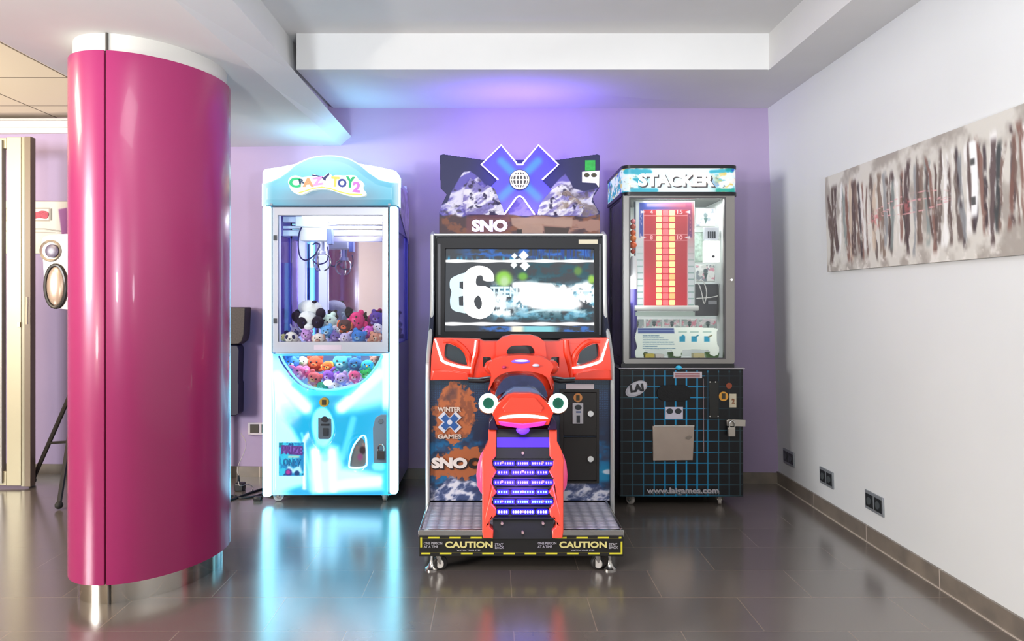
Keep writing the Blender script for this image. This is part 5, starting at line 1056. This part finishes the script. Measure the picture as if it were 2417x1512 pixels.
PK = ['#f0e8ea', ['#eea0b0', '#f6f6f2', '#c2cfca']]
for k, (a, b_) in enumerate(((1489, 1520), (1525, 1563), (1567, 1605), (1609, 1646), (1650, 1692))):
    prize_box(a, 752, b_, 776, Yu+.18, ('pink white picture card, %s in the low row' % ('leftmost', 'second from the left', 'middle one', 'second from the right', 'rightmost')[k]), PK[0], PK[1], 'picture_card', .01, 'card', 'row of picture cards in the stacking machine')
prize_box(1643, 492, 1688, 534, Yu+.2, 'framed pink and grey picture card at the upper right of the stacking machine', '#d8dcd8', ['#e8a8b8', '#8a949a', '#f4f6f2'], 'picture_card', .012, 'card', 'framed picture cards in the stacking machine')
prize_box(1643, 624, 1688, 664, Yu+.2, 'framed pink and grey picture card below the white box in the stacking machine', '#dce0da', ['#e0a0b0', '#909aa0', '#f4f6f2'], 'picture_card', .012, 'card', 'framed picture cards in the stacking machine')
t = thing('prize_box', (XX(1683, Yu+.12), Yu+.12, ZZ(618, Yu+.12)), 'plain white gift box with a small dark hole, right side of the stacking machine', 'box')
obj('carton', MB().pbox(1664, 568, 1699, 619, Yu+.12, Yu+.17), pm('carton_white_glow', '#f6f4f0', .4, emit='#ffffff', es=.45), t, bevel=.002); obj('finger_hole', MB().plate([circ(1684, 605, 3.2, 2.6, 12)], Yu+.116, Yu+.121), pm('dark_mark'), t)  # white carton brightened by an added glow of its own
t = thing('prize_box', (XX(1685, Yu+.16), Yu+.16, ZZ(566, Yu+.16)), 'clear blister box with grey bars above the white gift box', 'box')
obj('carton', MB().pbox(1662, 536, 1697, 566, Yu+.16, Yu+.19), pm('blister', '#b8bcc4', .15, .2), t, bevel=.002); g = MB()
for k in range(4): g.pbox(1671+k*5, 546, 1674+k*5, 562, Yu+.155, Yu+.161)
obj('bars', g, pm('dark_mark'), t)
t = thing('prize_box', (XX(1682, Yu+.2), Yu+.2, ZZ(745, Yu+.2)), 'dark grey boxed gadget with a pale strap low at the right of the stacking machine', 'box')
obj('carton', MB().pbox(1642, 670, 1695, 745, Yu+.2, Yu+.26), pm('carton_dark', '#4a4c50', .35), t, bevel=.003); obj('strap', MB().tube([S(1644, 704, Yu+.19), S(1676, 702, Yu+.19), S(1695, 698, Yu+.19)], .003, 6), pm('white_cable'), t); obj('label', MB().pbox(1672, 709, 1692, 718, Yu+.194, Yu+.2), pm('grey_label', '#9a9ca0', .5), t)
t = thing('lidded_tin', (XX(1653, Yu+.22), Yu+.22, ZZ(618, Yu+.22)), 'pale green patterned tin left of the white gift box', 'tin')
obj('tin_body', MB().pbox(1642, 548, 1662, 618, Yu+.22, Yu+.27), pm('mint_print', '#b4cabc', .4, noise=.35, nscale=40), t, bevel=.004); obj('lid', MB().pbox(1641, 540, 1663, 548, Yu+.215, Yu+.275), pm('mint_lid', '#cfdcd4', .3), t, bevel=.002)
t = thing('beaded_figure', (XX(1494, Yu+.08), Yu+.08, ZZ(600, Yu+.08)), 'string of red and orange beads hanging at the left of the game board', 'toy'); 
for k, (yy, c_, r_) in enumerate(((522, '#e88a90', 6), (535, '#c86a5a', 7), (549, '#e0683e', 7), (562, '#f08a4a', 8), (578, '#e86a3a', 9), (593, '#b84a3a', 6))): obj('bead', MB().ell(S(1494, yy, Yu+.08), r_*Yu/F), pm('bead_'+c_[1:], c_, .3), t)
obj('cord', MB().tube([S(1494, 475, Yu+.08), S(1494, 600, Yu+.08)], .0015, 5), pm('white_cable'), t)
t = thing('bottle', (XX(1495, Yu+.10), Yu+.10, zb_+.026), 'tall white bottle with violet base at the left of the stacking machine', 'bottle')
z_ = lambda y: ZZ(y, Yu+.10)
obj('bottle_body', MB().lathe((t.location.x, t.location.y, z_(682)), (0, 0, 1), [(0, .022), (.1, .024), (.16, .022), (.19, .014), (z_(604)-z_(682), .012)], 18), pm('white_ceramic', '#f2f4f6', .25), t)
obj('bottle_base', MB().lathe((t.location.x, t.location.y, zb_+.026), (0, 0, 1), [(0, .02), (z_(682)-zb_-.026, .022)], 18), pm('violet_plastic', '#5a54a8', .3), t, label='violet stand of the bottle')
zq = zb_+.026
for px, w, h_, c_, lb_ in ((1534, 22, 19, '#e6d24a', 'small yellow and white carton at the bottom of the stacking machine, on the left'), (1558, 20, 18, '#f2ece4', 'small cream carton beside the yellow one'), (1650, 26, 20, '#f2e6a8', 'pale yellow carton at the bottom right of the stacking machine')):
    Yb_ = Yu+.05; t = thing('carton', (XX(px, Yb_), Yb_, zq), lb_, 'box'); x_ = XX(px, Yb_); w_ = w*Yb_/F; obj('carton_body', MB().box(x_-w_/2, x_+w_/2, Yb_, Yb_+.05, zq, zq+h_*Yb_/F), pm('carton_'+c_[1:], c_, .4), t, bevel=.002); obj('printed_dot', MB().cyl((x_, Yb_-.002, zq+.02), (x_, Yb_+.002, zq+.02), .006), pm('dark_mark'), t)
for px, lb_ in ((1512, 'green glass dish at the bottom left of the stacking machine'), (1592, 'green glass dish at the bottom centre of the stacking machine'), (1680, 'green glass dish at the bottom right of the stacking machine')):
    t = tag(obj('glass_dish', MB().lathe((XX(px, Yu+.13), Yu+.13, zq), (0, 0, 1), [(0, .025), (.01, .036), (.045, .044), (.05, .042), (.015, .03)], 24), pm('green_glass', '#6a9a58', .1, coat=.5)), lb_, 'dish', 'green dishes in the stacking machine')
# ------------------------------------------------------------------ painting on the right wall
def wp(Yd_, h_, d_=0): z = H+h_*U; return (wx(z)-d_, Yd_, z)
ya, yb_ = 4.8/1.2115, 2.38
pg = thing('painting', wp((ya+yb_)/2, 57), 'long unframed abstract canvas of white, brown and black vertical strokes on the white wall', 'painting')
def canvas(x, y):    # x: 0..1600 along, y: 0..500 down (millimetres)
    a = Art(x, y, '#cfccc4'); a.mix('#a39c94', ss(.4, .7, fbm(x*.012, y*.01))); fade = ss(20, 75, y)*ss(490, 430, y); n = fbm(x*.02, y*.008)
    rng = random.Random(5); cols = ['#54433f', '#3b3236', '#6e5850', '#e4e4e2', '#8b8f92', '#4c3c3c', '#d8d4cc', '#7d5a50', '#2f3436', '#efefee', '#7c6a5e', '#84908e', '#c9b7a4', '#5d4f4a']
    for k in range(64):
        x0 = 35+k*23.5+rng.uniform(-10, 10); bow = rng.uniform(-25, 25); le = rng.uniform(-35, 35); w = rng.uniform(9, 24); t0, t1 = rng.uniform(45, 120), rng.uniform(390, 470)
        xc_ = x0+le*(y-250)/250+bow*(1-((y-250)/250)**2)+10*(vn(y*.02+k, x*0+k)-.5)
        ww = w*(.55+.6*vn(y*.015+3*k, x*0)); M = ss(ww+3, ww-5, np.abs(x-xc_))*ss(t0-15, t0+25, y)*ss(t1+20, t1-20, y)*ss(.15, .5, fbm(x*.05+k, y*.02))
        c_ = cols[rng.randrange(len(cols))]
        if x0 < 330 and c_ in ('#a8684f', '#6e5850'): c_ = '#7f9390'
        a.mix(c_, M*.85); a.mix('#f0efec', ss(3, .5, np.abs(x-xc_-ww))*ss(t0, t0+30, y)*ss(t1, t1-30, y)*.55*ss(.45, .6, vn(y*.03+k*7, x*0)))
    a.mix('#eef0f0', ss(24, 14, np.abs(x-1225-18*np.sin(y*.008)))*ss(60, 75, y)*ss(360, 330, y)); a.mix('#30302f', ss(18, 8, np.abs(x-1232))*ss(.45, .6, vn(x*0+1, y*.035))*ss(90, 110, y)*ss(350, 330, y)*.8)
    for y0, s2 in ((262, 1), (280, .8), (246, -.6), (300, 1.1)):
        yy = y0-60*s2*np.sin((x-420)/260); a.mix('#dda6a8', ss(2.6, .6, np.abs(y-yy))*ss(.25, .5, vn(x*.05, y*.05))*ss(420, 470, x)*ss(1120, 1040, x)*.9)
    a.mix('#c8696c', .6*ss(70, 15, np.hypot((x-520), (y-280)*1.2))*ss(.4, .6, fbm(x*.06, y*.06))); a.mix('#c8696c', .6*ss(45, 10, np.hypot((x-790), (y-250)))*ss(.35, .6, fbm(x*.06, y*.06))); a.mix('#e6e2dc', .7*ss(.55, .7, fbm(x*.03, y*.03+8))*ss(430, 480, y))
    return a
nx, ny = 330, 110; PXg, PYg = np.meshgrid(np.linspace(0, 1600, nx+1), np.linspace(0, 500, ny+1)); C = lin(np.clip(canvas(PXg, PYg).c, 0, 1))
Lh, Hh = 240, 57; off = pg.location; V = []
for j in range(ny+1):
    for i in range(nx+1):
        p = wp(ya+(yb_-ya)*i/nx, Lh+(Hh-Lh)*j/ny, .0225); V.append((p[0]-off.x, p[1]-off.y, p[2]-off.z))
me = bpy.data.meshes.new('canvas'); me.from_pydata(V, [], [(j*(nx+1)+i, (j+1)*(nx+1)+i, (j+1)*(nx+1)+i+1, j*(nx+1)+i+1) for j in range(ny) for i in range(nx)])
at = me.color_attributes.new('Col', 'FLOAT_COLOR', 'POINT'); at.data.foreach_set('color', np.concatenate([C.reshape(-1, 3), np.ones((len(V), 1))], 1).astype(np.float32).reshape(-1)); me.materials.append(attr_mat('acrylic_paint', .7))
o = bpy.data.objects.new('canvas', me); COL.objects.link(o); o.parent = pg
q = [wp(ya, Hh, 0), wp(ya, Hh, .022), wp(ya, Lh, .022), wp(ya, Lh, 0), wp(yb_, Hh, 0), wp(yb_, Hh, .022), wp(yb_, Lh, .022), wp(yb_, Lh, 0)]
obj('stretcher', MB().add(q, BF), pm('canvas_edge', '#c4c2ba', .8), pg)

# ------------------------------------------------------------------ double sockets
DS = pm('socket_dark', '#26292b', .35); SF = pm('socket_frame_grey', '#8f9499', .4, .3)
def socket(Y0_, Y1_, label):
    h0, h1 = -371, -338; m_ = (Y0_+Y1_)/2; t = thing('wall_socket', wp(m_, h0), label, 'wall socket', 'double sockets low on the white wall')
    def bx_(ya_, yb2, ha, hb, d0, d1): return MB().add([wp(ya_, ha, d0), wp(ya_, ha, d1), wp(ya_, hb, d1), wp(ya_, hb, d0), wp(yb2, ha, d0), wp(yb2, ha, d1), wp(yb2, hb, d1), wp(yb2, hb, d0)], BF)
    obj('frame', bx_(Y0_, Y1_, h0, h1, 0, .008), SF, t, bevel=.002)
    w = (Y0_-Y1_)/2
    for k in range(2):
        a_ = Y0_-.012-k*(w-.004); b2 = a_-w+.018; i_ = obj('socket_insert', bx_(a_, b2, h0+5, h1-5, .006, .0105), DS, t, bevel=.001)
        c_ = wp((a_+b2)/2, (h0+h1)/2, .0105); obj('socket_well', MB().cyl(c_, (c_[0]-.003, c_[1], c_[2]), .019), pm('socket_grey', '#4a5052', .4), i_)
socket(4.693, 4.528, 'grey double wall socket nearest the room corner, low on the white wall')
socket(4.166, 4.003, 'grey double wall socket in the middle of the three on the white wall')
socket(3.656, 3.485, 'grey double wall socket nearest the camera, low on the white wall below the painting')
xw = XX(585, 4.99); Yw2 = wy(xw)
t = thing('wall_socket', (xw+.08, Yw2-.005, ZZ(1025, Yw2)), 'white framed double wall socket on the lavender wall beside the crane machine', 'wall socket')
obj('frame', MB().pbox(585, 997, 643, 1026, Yw2-.016, Yw2-.002), pm('socket_white', '#cfc6cc', .4), t, bevel=.002)
for a in (590, 617): obj('socket_insert', MB().pbox(a, 1001, a+20, 1021, Yw2-.02, Yw2-.014), pm('socket_brown', '#3e3830', .4), t, bevel=.001)

# ------------------------------------------------------------------ aluminium door leaf at the left
Yd2 = 4.66; DA = pm('champagne_aluminium', '#b3ab90', .4, .25); DB2 = pm('bronze_edge', '#6a5c4c', .45, .3)
st2 = MB().pbox(15, 323, 50, 1146, Yd2, Yd2+.05)
d1 = struct('door_1', st2, DA, bevel=.003)
obj('frame_groove', MB().pbox(50, 324, 58, 1147, Yd2+.004, Yd2+.05), pm('groove_grey', '#8d8672', .4, .4), d1); obj('door_edge', MB().pbox(58, 322, 72, 1148, Yd2-.002, Yd2+.05), DB2, d1, bevel=.002)
obj('top_rail', MB().pbox(-260, 325, 15, 350, Yd2+.004, Yd2+.045), DA, d1, bevel=.002); obj('bottom_rail', MB().pbox(-260, 1112, 15, 1145, Yd2+.004, Yd2+.045), DA, d1, bevel=.002)
obj('glass_pane', MB().pbox(-255, 350, 15, 1112, Yd2+.02, Yd2+.026), glass('clear_glass'), d1)
obj('mullion', MB().pbox(-6, 330, 4, 1140, Yd2-.01, Yd2+.03), pm('grey_mullion', '#9a9690', .4, .5), d1)
hd2 = obj('door_handle', MB().tube([S(a, b_, Yd2-.03) for a, b_ in ((64, 700), (64, 716), (63, 740), (63, 765))], .008, 8), pm('handle_cream', '#d8cdb4', .35, .4), d1)
obj('latch', MB().pbox(40, 760, 47, 772, Yd2-.008, Yd2), pm('latch_brass', '#b89a6a', .3, .7), d1)

# poster on the back wall, behind the door
Yq = wy(-2.9)-.006
pp = thing('wall_poster', (XX(80, Yq), Yq, ZZ(598, Yq)), 'wide cream poster with red lettering panel on the wall behind the glass door', 'poster')
def post(x, y):
    a = Art(x, y, '#d6cfc6'); a.mix('#c4d0b4', ss(560, 590, y)*.5); a.rect(12, 490, 118, 522, '#9a9084', 1); a.rect(15, 493, 115, 519, '#e2dad2', 1); a.line(8, 545, 130, 549, 1.5, '#8a8478'); a.mix('#8a8478', ss(2, 1, np.abs(y-543-3*np.sin(x*.05)))*.8); a.rect(119, 492, 123, 520, '#6a6258', 1); a.poly([(138, 494), (158, 490), (165, 560), (146, 556)], '#8f4a8a', 2); a.mix('#c05a62', ss(1.1, .9, np.hypot((x-24)/7, (y-507)/8))); return a
pc = paint('poster_sheet', (8, 475, 170, 598), Yq, .7, post, attr_mat('poster_print', .5), pp, th=.004)
obj('lettering', MB().plate([spl([(60, 500), (72, 498), (84, 501), (98, 497), (112, 500), (114, 508), (108, 516), (92, 514), (76, 517), (60, 515)], 3)], Yq-.004, Yq), pm('ink_red', '#b8485a', .6, noise=.3, nscale=90), pc, label='blurred red lettering')

# ------------------------------------------------------------------ loudspeaker on tripod, left of the column
Yt_ = 4.5; xt = XX(186, Yt_)
tp2 = thing('speaker_stand', (xt, Yt_, 0), 'black tripod stand half hidden behind the magenta column', 'speaker stand')
BM = pm('black_metal', '#3a3634', .4, .5)
obj('pole', MB().cyl((xt, Yt_, .25), (xt, Yt_, ZZ(735, Yt_)), .017), BM, tp2); obj('collar', MB().cyl((xt, Yt_, ZZ(885, Yt_)-.03), (xt, Yt_, ZZ(885, Yt_)+.03), .028), BM, tp2, bevel=.004)
feet = [S(75, 1139, 4.78), S(138, 1203, 4.185), Vector((xt+.42, Yt_-.02, .012))]
feet[0].z = feet[1].z = .012
for fpt in feet:
    hub = Vector((xt, Yt_, ZZ(885, Yt_))); l_ = obj('leg', MB().tube([hub, fpt+(hub-fpt)*.02], .014, 8), BM, tp2); mid = hub.lerp(fpt, .62)
    obj('brace', MB().tube([mid, Vector((xt, Yt_, .33))], .009, 6), BM, tp2); obj('rubber_foot', MB().ell(fpt+(hub-fpt)*.02, .022), pm('black_rubber2', '#1d1b1a', .7), l_)
Ysp = 4.36
sp = thing('loudspeaker', (XX(156, Ysp), Ysp+.12, ZZ(735, Ysp)), 'silver and black moulded loudspeaker on the tripod, left of the magenta column', 'loudspeaker')
obj('enclosure', MB().plate([spl([(99, 566), (112, 556), (150, 552), (200, 554), (214, 580), (214, 720), (200, 731), (150, 729), (124, 722), (108, 690), (103, 640), (101, 600)], 3)], Ysp, Ysp+.24), pm('taupe_silver', '#8f8378', .3, .3, coat=.4), sp, bevel=.02, seg=3)
obj('horn', MB().lathe(S(122, 592, Ysp+.01), (0, -1, 0), [(0, .062), (.012, .066), (.02, .06), (.006, .045), (-.0, .02)], 28), pm('silver_horn', '#cfc2b0', .2, .5), sp); obj('horn_throat', MB().ell(S(122, 592, Ysp-.012), (.04, .006, .04)), pm('horn_dark', '#5a5068', .3), sp)
obj('woofer_ring', MB().tube([S(a, b_, Ysp-.006) for a, b_ in circ(131, 675, 24, 50, 30)], .011, 8, True), pm('woofer_black', '#33302e', .35), sp)
obj('woofer_cone', MB().ell(S(131, 675, Ysp-.002), (.056, .016, .118)), pm('cone_beige', '#b39d8c', .25, .4), sp)
# dark cabinets behind the column, right side
Yk = wy(-1.75)-.16
t = thing('loudspeaker', (XX(545, Yk), Yk, 0), 'dark brown grilled loudspeaker on a black cabinet, right of the magenta column', 'loudspeaker')
obj('upper_cabinet', MB().plate([[(500, 725), (579, 725), (576, 790), (572, 804), (562, 812), (500, 814)]], Yk, Yk+.12), pm('brown_grille', '#3e3430', .6, noise=.3, nscale=120), t, bevel=.006)
obj('lower_cabinet', MB().plate([[(500, 812), (560, 814), (564, 822), (562, 900), (564, 905), (563, 975), (556, 981), (500, 981)]], Yk+.02, Yk+.12), pm('blue_black', '#1d1a33', .5), t, bevel=.006)
obj('pole', MB().cyl((XX(515, Yk), Yk+.07, 0), (XX(515, Yk), Yk+.07, ZZ(980, Yk)), .02), BM, t)
# power adapter and cables on the floor
Yz = 4.62
ad = thing('power_adapter', (XX(566, Yz), Yz, 0), 'small black power adapter standing on the floor beside the magenta column', 'power adapter')
za = ZZ(1138, Yz)
obj('adapter_body', MB().box(XX(557, Yz), XX(577, Yz), Yz-.03, Yz+.03, 0, za), pm('adapter_black', '#15161a', .4), ad, bevel=.006); obj('strain_relief', MB().cyl((XX(563, Yz), Yz, za), (XX(563, Yz), Yz, za+.045), .009, .005), pm('adapter_black'), ad)
fl = lambda px, py, h_=.006: ((px-CX)*(H-h_)/(py-CY), F*(H-h_)/(py-CY), h_)
tag(obj('power_cable', MB().tube(spl([fl(500, 1190), fl(548, 1178), fl(580, 1166), fl(604, 1158), fl(622, 1153), fl(660, 1148)], 8, False), .0065, 7), pm('cable_black', '#191a20', .5)), 'thick black power cable running along the floor towards the crane machine', 'cable')
tag(obj('power_cable', MB().tube(spl([fl(500, 1182), fl(550, 1170), fl(568, 1175), fl(600, 1171), fl(620, 1166), fl(650, 1170), fl(676, 1163), fl(690, 1160)], 8, False), .006, 7), pm('cable_black')), 'second black cable looping across the floor in front of the power adapter', 'cable')
tag(obj('thin_cable', MB().tube(spl([(XX(563, Yz), Yz, za+.045), (XX(560, Yz)-.004, Yz+.02, za+.09), (XX(568, Yz), Yz+.1, .26), (XX(569, 4.93), 4.93, .30)], 6, False), .0022, 6), pm('cable_pale', '#b9b2ac', .5)), 'thin pale cable rising from the power adapter up the lavender wall', 'cable')
tag(obj('thin_cable', MB().tube(spl([(XX(566, Yz), Yz-.02, za+.01), (XX(574, Yz), Yz-.06, za*.9), fl(587, 1143, .03), fl(597, 1150), fl(594, 1158)], 6, False), .0026, 6), pm('cable_pale')), 'thin pale cable trailing from the power adapter to the floor', 'cable')
tag(obj('cable_plug', MB().box(fl(600, 1178)[0], fl(618, 1178)[0], fl(600, 1178)[1]-.02, fl(600, 1178)[1]+.02, 0, .024), pm('adapter_black'), bevel=.005), 'small black plug lying on the floor left of the crane machine', 'plug')
